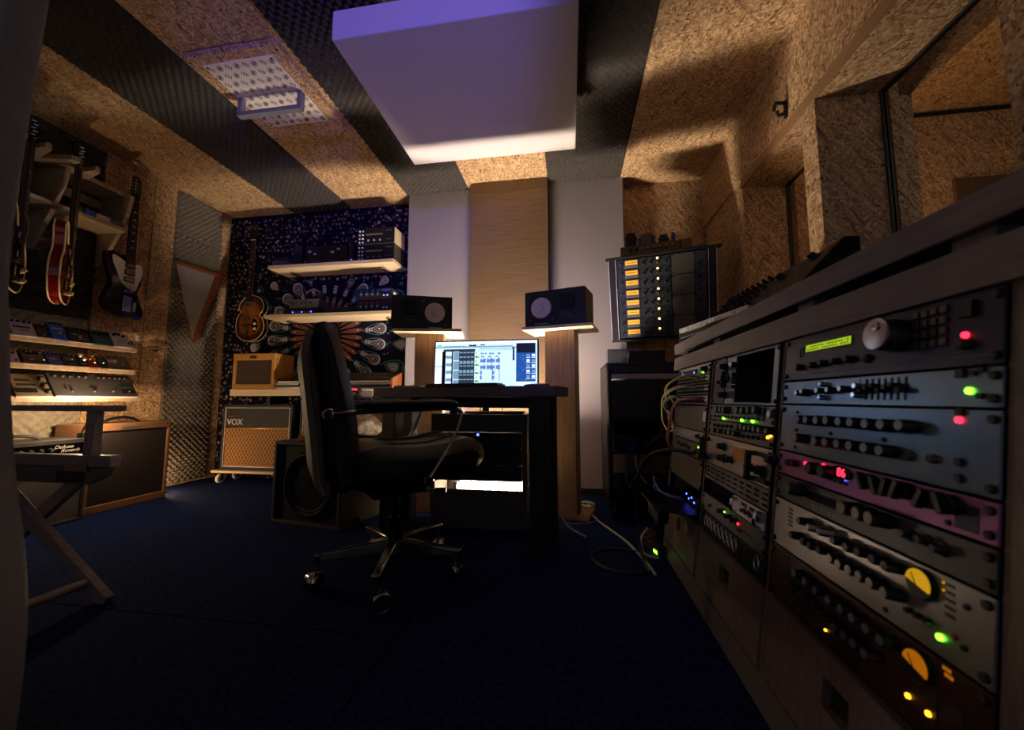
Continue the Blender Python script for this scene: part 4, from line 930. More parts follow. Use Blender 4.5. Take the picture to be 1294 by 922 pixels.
for k in range(5):
    a = math.radians(212 + 72 * k - 40); c, q = math.cos(a), math.sin(a); M = frame((0, 0, 0), (c, q, 0), (-q, c, 0))
    mb = MB(); V = []
    for x, hw, zb, zt in ((.02, .026, .088, .148), (.15, .021, .095, .138), (.30, .015, .098, .122)):
        V += [(x, -hw, zb), (x, hw, zb), (x, hw * .8, zt), (x, -hw * .8, zt)]
    F = [(0, 3, 2, 1), (8, 9, 10, 11)]
    for s in (0, 4): F += [(s, s + 1, s + 5, s + 4), (s + 1, s + 2, s + 6, s + 5), (s + 2, s + 3, s + 7, s + 6), (s + 3, s, s + 4, s + 7)]
    mb.add(V, F, M); mb.cyl(M @ Vector((.29, 0, .085)), M @ Vector((.29, 0, .124)), .016, n=12)
    mb.build('base_leg', 'steel', ch, .005, 40)
    b = a + 1.0 + k * .9
    Mc_ = Matrix.Translation(M @ Vector((.29, 0, 0))) @ Matrix.Rotation(b, 4, 'Z')
    wb = MB()
    for y in (-.014, .014): wb.cyl(Mc_ @ Vector((.02, y - .009, .028)), Mc_ @ Vector((.02, y + .009, .028)), .028, n=18)
    cs = wb.build('caster', 'black', ch, .003)
    hd = MB(); V = []; n = 9
    for j in range(n):
        t = -0.2 + (PI + .1) * j / (n - 1); V += [(.02 + .034 * math.cos(t), -.026, .028 + .034 * math.sin(t)), (.02 + .034 * math.cos(t), .026, .028 + .034 * math.sin(t))]
    hd.add([Mc_ @ Vector(v) for v in V], [(2 * j, 2 * j + 1, 2 * j + 3, 2 * j + 2) for j in range(n - 1)])
    o = hd.build('caster_hood', 'chrome', cs, 0, 60); sm = o.modifiers.new('solidify', 'SOLIDIFY'); sm.thickness = .003
    MB().cyl(Mc_ @ Vector((0, 0, .05)), Mc_ @ Vector((0, 0, .09)), .008, n=8).build('caster_stem', 'black', cs)
    w2 = MB(); w2.tube([Mc_ @ Vector((.02 + .0285 * math.cos(t), -.024, .028 + .0285 * math.sin(t))) for t in [i * PI / 9 for i in range(18)]], .0018, 5, True); w2.build('wheel_rim', 'steel', cs)

# ---- speaker cabinet beside the chair
sc = thing('speaker_cabinet', 'large dark speaker cabinet with big round woofer behind the swivel chair', 'speaker', frame((-1.79, 2.09, 0), (.986, -.166, 0), (0, 0, 1)))
W, H, D = .51, .485, .50
mb = MB(); r = .022
mb.bx(0, W, 0, r, -.03, 0); mb.bx(0, W, H - r, H, -.03, 0); mb.bx(0, r, r, H - r, -.03, 0); mb.bx(W - r, W, r, H - r, -.03, 0); mb.bx(0, W, 0, H, -D, -.03)
mb.build('cabinet', 'tolex_purple', sc, .004, 0); box('baffle', 'black_matte', sc, r, W - r, r, H - r, -.03, -.018, 0)
box('side_panel', 'chair_shell', sc, W, W + .004, .004, H - .004, -D, -.006, .001)
wo = MB().lathe([(.185, -.018), (.185, -.008), (.17, -.006), (.165, -.012), (.155, -.010), (.14, -.022), (.05, -.06), (.0501, -.058), (.03, -.045), (.001, -.042)], 36, T(W / 2 + .01, H / 2 - .005, 0)).build('woofer', 'cone_dark', sc, 0, 30)
MB().tube([(W / 2 + .01 + .175 * math.cos(t), H / 2 - .005 + .175 * math.sin(t), -.006) for t in [k * PI / 20 for k in range(40)]], .006, 6, True).build('woofer_ring', 'black_matte', sc)
for k in range(8):
    t = PI / 8 + k * PI / 4; knob(sc, W / 2 + .01 + .197 * math.cos(t), H / 2 - .005 + .197 * math.sin(t), -.018, .006, .006, 'steel', 0, 'bolt')
for z in (-.12, -.40): MB().cyl((W + .004, .03, z), (W + .03, .03, z), .016, n=12).build('side_foot', 'black', sc)
for x, s, m_, lb in ((-1.63, .022, 'brass', 'small yellow wooden block on the speaker cabinet'), (-1.57, .03, 'walnut', 'small dark wooden block on the speaker cabinet')):
    tag(box('wooden_block', m_, None, x - s, x + s, 2.13 - s * .8, 2.13 + s * .8, .4855, .4855 + s * 1.3, .002), lb, 'block')
fu = MB(); V = []; F = []; nu, nv = 26, 14
for j in range(nv + 1):
    for i in range(nu):
        a = 2 * PI * i / nu; b = PI * j / nv; rr = 1 + .10 * math.sin(3 * a + 1.7 * math.cos(b * 3)) + .05 * math.sin(7 * a + 5 * b)
        V.append((.21 * rr * math.sin(b) * math.cos(a), .14 * rr * math.sin(b) * math.sin(a), max(-.075, .085 * rr * math.cos(b))))
for j in range(nv):
    for i in range(nu): F.append((j * nu + i, (j + 1) * nu + i, (j + 1) * nu + (i + 1) % nu, j * nu + (i + 1) % nu))
tag(MB().add(V, F).build('sheepskin_cushion', 'brown_wool', None, M=T(-1.44, 2.33, .5615, .1), smooth=180), 'woolly beige cushion lying on the dark speaker cabinet', 'cushion')
cs = thing('wooden_case', 'dark wooden case leaning behind the beige cushion', 'case', T(-1.40, 2.56, .486, -.17)); box('case_body', 'walnut', cs, -.16, .16, -.02, .05, 0, .18, .004); box('case_lid', 'rosewood', cs, -.162, .162, -.022, .052, .1805, .205, .003)

# ---- desk
DL = 1.11
dk = thing('desk', 'narrow dark desk with thick top and square black legs', 'desk', T(-.068 - .975 * DL, 1.835 + .22 * DL, 0, math.atan2(-.22, .975)))
def dbox(name, m, x0, x1, y0, y1, z0, z1, bev=.003): return box(name, m, dk, DL - x1, DL - x0, y0, y1, z0, z1, bev)
dbox('tabletop', mat('desk_top', (92, 80, 92), .5, var=(30, .1)), 0, DL, 0, .27, .752, .806, .004)
for x in (.055, DL - .15): dbox('leg', 'black', x, x + .088, .012, .095, 0.0, .752); dbox('leg', 'black', x + .004, x + .07, .18, .25, 0.0, .752)
dbox('back_rail', 'black', .14, DL - .15, .20, .225, .69, .7515)
for x in (.06, .139): dbox('foot_screw', 'steel', x - .004, x + .004, .006, .012, .012, .022, 0)
kb = thing('computer_keyboard', 'flat dark computer keyboard lying on the desk before the monitor', 'keyboard', T(-.57, 2.0, .8065, -.22))
box('keyboard_body', 'dark_grey', kb, -.22, .22, -.055, .055, 0, .012, .003)
for j in range(4):
    for i in range(18): box('key', 'navy_panel', kb, -.21 + i * .0234, -.2125 + (i + 1) * .0234, -.048 + j * .025, -.026 + j * .025, .012, .018, .001)
tr = thing('trackpad', 'thin dark wedge shaped trackpad at the right end of the desk', 'trackpad', T(-.17, 1.98, .8065, -.22)); MB().prism([(-.06, 0), (.06, 0), (.06, .018), (-.06, .008)], -.05, .05, frame((0, 0, 0), (0, 1, 0), (0, 0, 1))).build('trackpad_body', 'dark_grey', tr, .002, 0)
box('touch_surface', 'navy_panel', tr, -.045, .045, -.05, .03, .0085, .0092, 0)
nt = thing('notebook', 'thin dark notebook at the left end of the desk', 'notebook', T(-.93, 2.14, .8065, -.22)); box('cover', 'dark_grey', nt, -.09, .09, -.06, .06, 0, .012, .002); box('pages', 'cream', nt, -.086, .091, -.061, .058, .003, .009, 0)

# ---- equipment rack under the desk
rk = thing('desk_rack', 'dark equipment rack with lit gap standing under the desk', 'rack', FY(2.17, -.82, 0)); W = .575
mr = 'tolex_purple'
for x in (0, W - .028): box('side_panel', mat('rack_panel', (86, 78, 72), .6, var=(40, .1)), rk, x, x + .028, 0, .63, -.23, 0, .002)
box('top_board', 'rack_panel', rk, 0, W, .63, .65, -.23, 0, .002); box('top_panel', 'rack_panel', rk, .028, W - .028, .548, .63, -.02, -.001, .002); box('lower_panel', 'rack_panel', rk, .028, W - .028, 0, .215, -.02, -.001, .002)
box('bottom_board', 'rack_panel', rk, .028, W - .028, .0, .02, -.23, -.02, 0)
for z0, z1, lb in ((.452, .543, 'black power amplifier with blue light in the desk rack'), (.362, .447, 'plain black middle unit in the desk rack'), (.268, .356, 'lowest black unit above the lit gap in the desk rack')):
    u = thing('rack_unit', lb, 'rack unit', FY(2.1735, -.79, z0)); box('front_panel', 'black', u, 0, W - .06, 0, z1 - z0, -.012, 0, .001); box('chassis', 'black_matte', u, .02, W - .08, .004, z1 - z0 - .006, -.2, -.012, 0)
    if z0 > .45:
        MB().tube([(.255 + .05 * math.cos(t), .05 + .02 * math.sin(t), .001) for t in [k * PI / 12 for k in range(24)]], .003, 6, True).build('oval_grip', 'dark_grey', u)
        MB().lathe([(.008, 0), (.006, .004)], 12, T(.255, .08, 0)).build('indicator', 'led_blue', u); knob(u, .40, .045, 0, .024, .02, 'dark_grey', 0); knob(u, .12, .045, 0, .018, .016, 'black', 0)
    else:
        for x in (.06, .44): box('handle', 'dark_grey', u, x - .006, x + .006, .015, z1 - z0 - .015, 0, .018, .003)
# things on the rack: monitor, tray, small cube
mo = thing('monitor', 'wide flat monitor showing a bright recording program', 'monitor', T(-.52, 2.31, .6505))
mb = MB(); mb.prism([(.13 * math.cos(t), .075 * math.sin(t)) for t in [k * PI / 14 for k in range(28)]], 0, .014, None, inset=.003); mb.build('base', 'black', mo)
box('neck', 'black', mo, -.02, .02, .0, .02, .012, .36, .003)
Mm = T(0, -.03, .142, 0, math.radians(-3)); MW, MH = .335, .32
box('bezel', 'black', mo, -MW, MW, 0, .03, 0, MH, .004, Mm); SX, SZ = MW - .009, MH - .009
sc_ = MB().add([(-SX, -.001, .012), (SX, -.001, .012), (SX, -.001, SZ), (-SX, -.001, SZ)], [(0, 1, 2, 3)]).build('screen', mat('scr_white', (176, 206, 230), .3, emit=SCREEN), mo, 0, 0, Mm)
for n, c, e in (('scr_dark', (46, 58, 72), .8), ('scr_mid', (110, 142, 170), 1.1), ('scr_blue', (20, 70, 140), 1.1), ('scr_wave', (24, 40, 140), .9), ('scr_green', (110, 190, 60), 1), ('scr_black', (10, 14, 20), .3), ('scr_pale', (206, 228, 246), SCREEN), ('scr_red', (200, 40, 40), 1)): mat(n, c, .4, emit=e)
sm = {'d': 'scr_dark', 'm': 'scr_mid', 'b': 'scr_blue', 'w': 'scr_wave', 'g': 'scr_green', 'k': 'scr_black', 'p': 'scr_pale', 'r': 'scr_red'}
SM = MB(); keys = list(sm)
def q(k, x0, x1, y0, y1, lay=1):
    """rectangle on the screen in fractions from the top left"""
    X = lambda f: -SX + 2 * SX * f; Zf = lambda f: SZ - (SZ - .012) * f; d = -.001 - .0003 * lay
    SM.add([(X(x0), d, Zf(y1)), (X(x1), d, Zf(y1)), (X(x1), d, Zf(y0)), (X(x0), d, Zf(y0))], [(0, 1, 2, 3)], None, keys.index(k))
q('p', 0, 1, 0, .055); q('m', .0, .77, .1, .13); q('d', .08, .4, .16, .21); q('m', .09, .3, .09, .125, 2)
for x0, x1 in ((.02, .06), (.33, .36), (.38, .41), (.44, .5)): q('g', x0, x1, .06, .09)
q('k', .34, .41, .075, .1, 2); q('k', .455, .49, .07, .088, 2)
q('p', 0, .085, .18, 1); q('d', .0, .07, .52, .535, 2); q('k', .07, .105, .2, 1, 2)
for k in range(9): q('m' if k % 2 else 'p', .11, .165, .22 + k * .08, .285 + k * .08, 2)
q('k', .165, .18, .2, 1, 2)
for k in range(4): q('m', .185, .24, .22 + k * .2, .4 + k * .2, 2)
q('d', .24, .395, .2, 1, 2)
for j in range(8):
    for i in range(4): q('m', .245 + i * .037, .275 + i * .037, .225 + j * .095, .25 + j * .095 + (.04 if j in (2, 4) else 0), 3)
for j in range(9): q('g' if j % 2 else 'p', .40, .44, .23 + j * .085, .27 + j * .085, 2); q('k', .405, .42, .24 + j * .085, .26 + j * .085, 3)
q('g', .44, .78, .185, .195, 2)
for i in range(22): q('d', .445 + i * .015, .45 + i * .015, .14, .175, 2)
for i, (x0, x1) in enumerate(((.455, .475), (.48, .49), (.5, .515), (.54, .565), (.57, .585), (.62, .65))): q('m', x0, x1, .245, .285, 2); q('b', x0, x0 + .006, .25, .28, 3)
for x in (.46, .53, .60): q('d', x, x + .03, .32, .34, 2)
random.seed(3)
for i in range(60):
    x = .452 + i * .0032
    if .505 < x < .515 or .595 < x < .605: continue
    h = random.uniform(.02, .07)
    q('w', x, x + .0026, .42 - h, .42 + h * .8, 3); q('w', x, x + .0026, .55 - h * .8, .55 + h, 3)
    if x < .47 or .565 < x < .59 or .635 < x < .645: q('w', x, x + .0026, .67 - h, .67 + h, 3); q('w', x, x + .0026, .77 - h, .77 + h, 3)
for j in range(6): q('m', .44, .76, .82 + j * .03, .822 + j * .03, 2)
q('d', .765, .785, .13, .42, 2); q('k', .765, .83, .13, .145, 2)
q('b', .80, .985, .055, .86, 2); q('k', .805, .98, .06, .26, 3)
for k in range(26): x, y = random.uniform(.81, .9), random.uniform(.3, .83); q('p', x, x + .003, y, y + .005, 4)
for j in range(5):
    for i in range(2): q('p' if (i + j) % 2 else 'm', .90 + i * .05, .93 + i * .05, .29 + j * .11, .34 + j * .11, 4); q('p', .895 + i * .05, .935 + i * .05, .355 + j * .11, .365 + j * .11, 4)
q('p', .80, .985, .88, .96, 2); q('m', .87, .95, .92, .935, 3); q('r', .105, .112, .3, .33, 3)
SM.build('program_window', [sm[k] for k in keys], sc_, 0, 0)
tag(box('tray', 'black', None, -.39, -.27, 2.2, 2.3, .6505, .668, .006), 'small black tray at the right on top of the desk rack', 'tray')
tag(box('small_box', 'black', None, -.71, -.675, 2.2, 2.235, .6505, .685, .003), 'tiny black cube at the left on top of the desk rack', 'box')

# ---- near-field speakers on stands
def nearfield(label, X, Y, ang, mirror):
    w_, h_, d_ = .40, .232, .22
    s = thing('studio_speaker', label, 'speaker', Matrix.Translation((X, Y, 1.203)) @ Matrix.Rotation(ang, 4, 'Z') @ FY(0)); k = -1 if mirror else 1
    box('cabinet', 'speaker_black', s, -w_ / 2, w_ / 2, 0, h_, -d_, 0, .004)
    wx, wy = -.085 * k, .118
    MB().prism(rrect(wx - .094, wx + .094, wy - .098, wy + .098, .035, 5), 0, .004).build('woofer_plate', 'black', s, .001, 30)
    MB().lathe([(.085, .004), (.083, .010), (.074, .011), (.070, .006), (.066, .008)], 32, T(wx, wy, 0)).build('surround', 'black', s, 0, 30)
    cn = MB().lathe([(.068, .0085), (.066, .0085), (.03, -.0), (.024, .0005)], 32, T(wx, wy, .001)).build('woofer_cone', 'cone', s, 0, 40)
    MB().lathe([(.026, .001), (.024, .010), (.016, .017), (.004, .0195)], 24, T(wx, wy, .001)).build('dust_cap', 'cone', cn, 0, 60)
    for q_ in (-1, 1): MB().tube([(wx + q_ * .012, wy - .024, .006), (wx + q_ * .022, wy - .036, .0075)], .003, 6).build('lead_wire', 'black', cn)
    tx, ty = .085 * k, .15
    MB().prism(rrect(tx - .05, tx + .05, ty - .05, ty + .05, .008), 0, .004).build('tweeter_plate', 'black_matte', s, .001, 0)
    MB().lathe([(.042, .004), (.04, .008), (.02, .003), (.014, .008), (.003, .011)], 24, T(tx, ty, 0)).build('tweeter', 'cone_dark', s, 0, 30)
    for x, y in ((wx - .075, wy - .08), (wx + .075, wy - .08), (wx - .075, wy + .08), (wx + .075, wy + .08)): knob(s, x, y, .004, .0045, .003, 'steel', 0, 'screw')
    text('brand_letters', 'YAMAHA', .015, 'grey', s, T(.075 * k, .066, .0006)); text('model_letters', 'NS-10M STUDIO', .0105, 'grey', s, T(.088 * k, .048, .0006))
    box('badge_strip', 'silver', s, wx - .045, wx + .045, .013, .017, .0041, .005, 0)
    return s
nearfield('black studio speaker on the stand beside the wall shelves', -.975, 2.37, math.radians(20), True)
nearfield('black studio speaker on the stand beside the black equipment cart', -.09, 2.35, math.radians(-16), False)
def stand(label, X, Y, ang):
    s = thing('speaker_stand', label, 'stand', T(X, Y, 0, ang))
    box('base_board', 'stand_v', s, -.17, .17, -.045, .2, 0, .022, .003); box('column', 'stand_v', s, -.098, .098, -.05, .08, .022, 1.182, .002); box('top_board', 'shelf_wood', s, -.225, .225, -.14, .13, 1.1825, 1.2025, .002)
stand('oak column speaker stand beside the wall shelves', -.95, 2.47, math.radians(12)); stand('oak column speaker stand beside the black equipment cart', -.05, 2.47, math.radians(-13))

# ================================================================ RIGHT BACK: cart and tilted rack
ct = thing('equipment_cart', 'black metal equipment cart on casters beside the white panel', 'cart', T(.235, 2.47, 0)); W, D = .56, .50
box('side_panel', 'black_metal', ct, 0, .012, .02, D, .075, .955, .002); box('side_panel', 'black_metal', ct, W - .012, W, .02, D, .075, .955, .002)
for x in (0, W - .03): box('post', 'black_metal', ct, x, x + .03, 0, .02, .06, .96, .003)
for x in (-.004, W - .02): MB().cyl((x + .012, -.004, .07), (x + .012, -.004, .955), .005, n=8).build('edge_tube', 'steel', ct)
box('top_shelf', 'black', ct, .0, W, .0, D, .955, .972, .002); box('drawer', 'black', ct, .03, W - .03, 0, .3, .905, .953, .003)
dr = box('drawer', 'black', ct, .03, W - .03, .004, .4, .62, .86, .003); box('trim_strip', 'p_lilac', ct, .03, W - .03, -.003, .004, .868, .9, .001); box('handle', 'dark_grey', dr, .1, .17, -.006, .003, .628, .634, .001)
box('shelf', 'black_metal', ct, .012, W - .012, .0, D, .60, .615, .001); box('shelf', 'black_metal', ct, .012, W - .012, .0, D, .395, .41, .001); box('shelf', 'black_metal', ct, .012, W - .012, .03, D, .17, .19, .001); box('cross_bar', 'black_metal', ct, .012, W - .012, .0, .03, .12, .15, .002)
for x in (.03, W - .03):
    for y in (.03, D - .03):
        c = MB().cyl((x - .014, y - .01, .04), (x + .014, y - .01, .04), .04, n=20).build('wheel', 'rubber', ct, .005); MB().cyl((x - .016, y - .01, .04), (x + .016, y - .01, .04), .014, n=10).build('hub', 'grey', c)
        box('fork', 'black_metal', ct, x - .02, x + .02, y - .008, y + .012, .045, .075, .003)
u = thing('tape_machine', 'black machine with slanted face on the cart shelf', 'recorder', T(.26, 2.50, .4105)); MB().prism([(.0, 0), (.36, 0), (.36, .18), (.10, .18), (0, .1)], .02, .5, frame((0, 0, 0), (0, 1, 0), (0, 0, 1))).build('casing', 'black_gloss', u, .004, 0)
box('face_plate', 'dark_grey', u, .22, .5, -.004, .0, .01, .09, .002)
for x in (.30, .42): MB().lathe([(.04, 0), (.038, .012), (.01, .014)], 20, T(x, -.004, .05, rx=PI / 2)).build('reel', 'black', u)
MB().tube([(.2, -.02, .03), (.28, -.06, .1), (.31, -.04, .15)], .02, 8).build('arm', 'black', u)
tag(box('speaker_box', 'black', None, .395, .62, 2.55, 2.8, .9725, 1.06, .008), 'black box on top of the equipment cart', 'box')
acr = thing('acrylic_box', 'clear acrylic cover box on the cart top', 'box', T(.25, 2.52, .9725)); mb = MB()
for p in ((0, .12, 0, .003, 0, .09), (0, .12, .147, .15, 0, .09), (0, .003, .003, .147, 0, .09), (.117, .12, .003, .147, 0, .09), (0, .12, 0, .15, .09, .093)): mb.bx(*p)
mb.build('cover', 'acrylic', acr, 0, 0)
for x, lb in ((.355, 'left'), (.385, 'right')): tag(MB().lathe([(.012, 0), (.0125, .02), (.012, .035), (.006, .038)], 14).build('small_jar', 'steel', None, M=T(x, 2.56 + (x > .37) * .02, .9725)), 'small metal jar between acrylic box and black box on the cart', 'jar', 'metal jars on the cart')

yaw, tl = math.radians(13), math.radians(14)
xa = Vector((math.cos(yaw), -math.sin(yaw), 0)); na = Vector((math.sin(yaw), math.cos(yaw), 0)); ya = Vector((0, 0, 1)) * math.cos(tl) - na * math.sin(tl)
P1 = Vector((.278, 2.75, 1.763)); RW, RH = .735, .60
hr = thing('tilted_rack', 'black wall rack tilted forward with eight amber meters', 'rack', frame(P1 - ya * RH, xa, ya))
box('top_board', 'black', hr, -.005, RW + .01, RH - .018, RH, -.14, .012, .002)
for x in (.012, RW - .07):
    box('side_panel', 'black', hr, x, x + .055, 0, RH - .018, -.14, 0, .003); 
    for e in (x, x + .05): box('edge_trim', 'p_lilac', hr, e, e + .005, 0, RH - .018, 0, .003, .0005)
box('bottom_board', 'black', hr, .012, RW - .015, -.018, 0, -.14, 0, .002); box('back_board', 'black_matte', hr, .067, RW - .07, 0, RH - .02, -.14, -.125, 0)
mp0, mp1 = .075, RW - .078
mm = thing('meter_bank', 'eight channel grey preamp bank with amber meters in the tilted rack', 'rack unit', frame(P1 - ya * RH, xa, ya) @ T(mp0, .01, 0)); BW = mp1 - mp0; BH = RH - .035
box('chassis', 'black_matte', mm, .01, BW - .01, 0, BH, -.115, -.012, 0); rp = BH / 8
box('jack_strip', 'dark_panel', mm, 0, BW * .08, 0, BH, -.012, 0, .001); box('jack_strip', 'dark_panel', mm, BW * .88, BW, 0, BH, -.012, 0, .001)
for i in range(8):
    y = i * rp
    pn = box('channel_panel', 'dark_panel', mm, BW * .082, BW * .615, y + .001, y + rp - .001, -.012, 0.0005, .001)
    mt = box('meter', 'grey', mm, BW * .09, BW * .25, y + .008, y + rp - .004, .0006, .006, .001); box('meter_face', 'gold_meter', mt, BW * .1, BW * .24, y + rp * .42, y + rp * .86, .0061, .0075, .0005)
    box('meter_scale', 'p_olive', mt, BW * .115, BW * .225, y + rp * .60, y + rp * .66, .0076, .0079, 0)
    for x in (.31, .39, .475, .56): knob(mm, BW * x, y + rp * .42, .0006, .010, .018, 'black', 1)
    MB().lathe([(.007, 0), (.006, .006), (.002, .008)], 12, T(BW * .47, y + rp * .8, .0006)).build('signal_lamp', 'led_warm', mm, 0, 60)
    knob(mm, BW * .04, y + rp * .5, 0, .007, .012, 'steel'); 
for i in range(4):
    y = i * 2 * rp; box('blank_panel', 'olive_panel', mm, BW * .625, BW * .872, y + .002, y + 2 * rp - .002, -.012, 0.001, .001)
    for j in range(2): box('print', 'black', mm, BW * .72, BW * .77, y + rp * (.45 + j), y + rp * (.5 + j), .0011, .0015, 0)
    for x in (.64, .86):
        for yy in (.012, 2 * rp - .012): knob(mm, BW * x, y + yy, .001, .005, .004, 'black', 0, 'screw')
for i in range(6): knob(mm, BW * .92, BH * (.1 + .15 * i), 0, .012, .012, 'black', 1); knob(mm, BW * .965, BH * (.16 + .15 * i), 0, .006, .01, 'steel')
box('wall_bracket', 'black_metal', hr, .2, .26, .1, .5, -.25, -.14, .003); box('wall_bracket', 'black_metal', hr, .48, .54, .1, .5, -.25, -.14, .003)

ta = thing('tube_amplifier', 'brass fronted tube amplifier with transformers on top of the tilted rack', 'amplifier', frame(P1 + xa * .10 - na * -.02 + Vector((0, 0, .002)), xa, (0, 0, 1)))
box('chassis', 'tweed_dark', ta, 0, .47, .0, .075, -.2, 0, .003); box('front_plate', mat('tan_plate', (120, 96, 62), .4, .5), ta, .002, .468, .002, .073, 0, .003, .001)
for i in range(2): box('switch', 'black', ta, .06 + i * .04, .085 + i * .04, .03, .055, .003, .008, .002)
for i in range(6): knob(ta, .15 + i * .04, .042, .003, .010, .014, 'black', 1, cap='silver')
for i in range(2): knob(ta, .40, .025 + i * .025, .003, .008, .006, 'black')
for x, w_, h_, m_ in ((.07, .06, .12, 'black'), (.18, .075, .10, 'grey'), (.295, .05, .075, 'dark_grey')):
    tf_ = box('transformer', m_, ta, x - w_ / 2, x + w_ / 2, .075, .075 + h_, -.12, -.05, .004); box('lamination', 'black_metal', tf_, x - w_ / 2 - .008, x + w_ / 2 + .008, .09, .06 + h_, -.10, -.07, .002)
for x, h_, m_ in ((.025, .08, 'silver'), (.115, .085, 'silver'), (.135, .08, 'grey'), (.225, .085, 'grey'), (.36, .09, 'p_blue2')): MB().lathe([(.012, 0), (.014, .01), (.014, h_ * .85), (.008, h_)], 14, T(x, .075, -.08, rx=-PI / 2)).build('vacuum_tube', m_, ta)
# ================================================================ CONSOLE WITH THREE RACK BAYS
XF = lambda z: .437 + .125 * z
yax = Vector((.125, 0, 1)).normalized(); KY = yax.z
def face(Y, z, out=0): return frame(Vector((XF(z), Y, z)) + Vector((-KY, 0, yax.x)) * out, (0, -1, 0), yax)   # local x = nearer, y = up the slope, z = out
BAYS = [(1.965, 1.545), (1.51, 1.06), (1.03, .548)]
# carcass: each bay is a cabinet of its own
SIDES = [(2.0, 1.528), (1.525, 1.045), (1.042, .47)]
CABL = ['far rack cabinet of the console, next to the equipment cart', 'middle rack cabinet of the console between the other two', 'largest rack cabinet of the console with the round glowing meters']
def slant(mb, Y0, Y1, z0, z1, o0, o1):
    """block whose front follows the sloping face: o0..o1 measured inward from the face (negative = proud)"""
    V = []
    for z in (z0, z1):
        for Y in (Y0, Y1):
            for o in (o0, o1): V.append((XF(z) + o, Y, z))
    return mb.add(V, [(0, 1, 3, 2), (4, 6, 7, 5), (0, 4, 5, 1), (2, 3, 7, 6), (0, 2, 6, 4), (1, 5, 7, 3)])
for i, ((ya_, yb_), (a, b)) in enumerate(zip(SIDES, BAYS)):
    cb = thing('rack_cabinet', CABL[i], 'cabinet', T(.6, (ya_ + yb_) / 2, 0)); Lc = cb.matrix_world.inverted()
    def part(name, m, *blocks, bev=.002):
        mb = MB()
        for q_ in blocks: slant(mb, *q_)
        mb.v = [tuple(Lc @ Vector(v)) for v in mb.v]; return mb.build(name, m, cb, bev, 0)
    part('side_panel', 'laminate_v', (a, ya_, .075, .94, 0.0, .42)); part('side_panel', 'laminate_v', (yb_, b, .075, .94, 0.0, .42))
    part('rack_rail', 'black_metal', (a - .002, a + .004, .28, .885, -.006, .02)); part('rack_rail', 'black_metal' if i < 2 else 'laminate_v', (b - .004, b + .002, .28, .885, -.006 if i < 2 else .001, .02))
    part('back_panel', 'black_matte', (b, a, .075, .94, .40, .42), bev=0); part('inner_floor', 'black_matte', (b, a, .262, .274, .012, .40), bev=0)
    # door with finger hole
    h0, h1 = ((1.80, 1.75), (1.325, 1.252), (.832, .765))[i]; d0, d1 = .085, .268
    part('door', 'laminate_v', (h0, a - .003, d0, d1, -.004, .014), (b + .003, h1, d0, d1, -.004, .014), (h1, h0, d0, .172, -.004, .014), (h1, h0, .226, d1, -.004, .014), bev=0)
    part('finger_hole', 'black_matte', (h1, h0, .172, .226, .012, .016), bev=0)
    part('shadow_gap', 'black', (b, a, .268, .28, .012, .02), bev=0)
pl = MB(); slant(pl, .40, 2.0, 0, .073, .0, .03); tag(pl.build('plinth_board', 'laminate_y', None, .002, 0), 'long wooden plinth board along the foot of the console', 'plinth')
fb = thing('fascia_board', 'long grey-brown fascia board between the racks and the worktop', 'board', T(XF(.91), 1.2, .9)); Lf = fb.matrix_world.inverted()
mb = slant(MB(), .40, 2.045, .8855, .948, -.014, .01); mb.v = [tuple(Lf @ Vector(v)) for v in mb.v]; mb.build('board', 'laminate_y', fb, .002, 0)
for y in (1.93, 1.53, .98, .6): mb = slant(MB(), y - .03, y + .03, .948, .970, .004, .03); mb.v = [tuple(Lf @ Vector(v)) for v in mb.v]; mb.build('spacer', 'laminate_y', fb, .001, 0)
mb = slant(MB(), .40, 2.045, .948, .9695, .05, .06); mb.v = [tuple(Lf @ Vector(v)) for v in mb.v]; mb.build('back_rail', 'black_matte', fb, 0, 0)
wt = MB(); wt.bx(.545, 1.115, .3, 2.06, .9705, 1.02); tag(wt.build('console_worktop', 'laminate_y', None, .003, 0), 'long grey-brown worktop running under the booth windows', 'worktop')

NUM = [0]
def rack(label, bay, z0, z1, m, chassis=True, name='rack_unit', y0=None, y1=None, proud=.005):
    a, b = BAYS[bay]; a = y0 or a; b = y1 or b
    u = thing(name, label, 'rack unit', face(a, z0)); W = a - b; H = (z1 - z0) / KY
    box('front_panel', m, u, .0, W, .001, H - .001, proud - .004, proud, .001)
    if chassis: box('chassis', 'black_matte', u, .02, W - .02, .004, H - .004, -.24, proud - .004, 0)
    u['_a'] = a; u['_z'] = z0; u['_p'] = proud
    if H > .04 and name == 'rack_unit' and W > .3:
        for x in (.009, W - .009):
            for y in (.012, H - .012): knob(u, x, y, proud, .0058, .004, 'black', 0, 'screw')
    return u
def L2(u, p): return (u['_a'] - p[0], (p[1] - u['_z']) / KY)
def kn(u, pts, r, h, m='black', kind=0, cap=None, name='knob', rots=None):
    f = 1 - h / .55 if h >= .01 else 1          # the measured spots are those of the knob caps, in front of the panel
    for i, p in enumerate(pts):
        x, y = L2(u, (p[0] * f, .74 + (p[1] - .74) * f)); knob(u, x, y, u['_p'], r, h, m, kind, name, cap, rots[i % len(rots)] if rots else 0)
def led(u, pts, r, m, h=.003, name='indicator'):
    for p in pts:
        x, y = L2(u, p); o = knob(u, x, y, u['_p'], r, h, m, 0, name)
def plate(u, p0, p1, m, name='plate', t=.0015, bev=0.0004):
    x0, y0 = L2(u, p0); x1, y1 = L2(u, p1)
    return box(name, m, u, min(x0, x1), max(x0, x1), min(y0, y1), max(y0, y1), u['_p'], u['_p'] + t, bev)
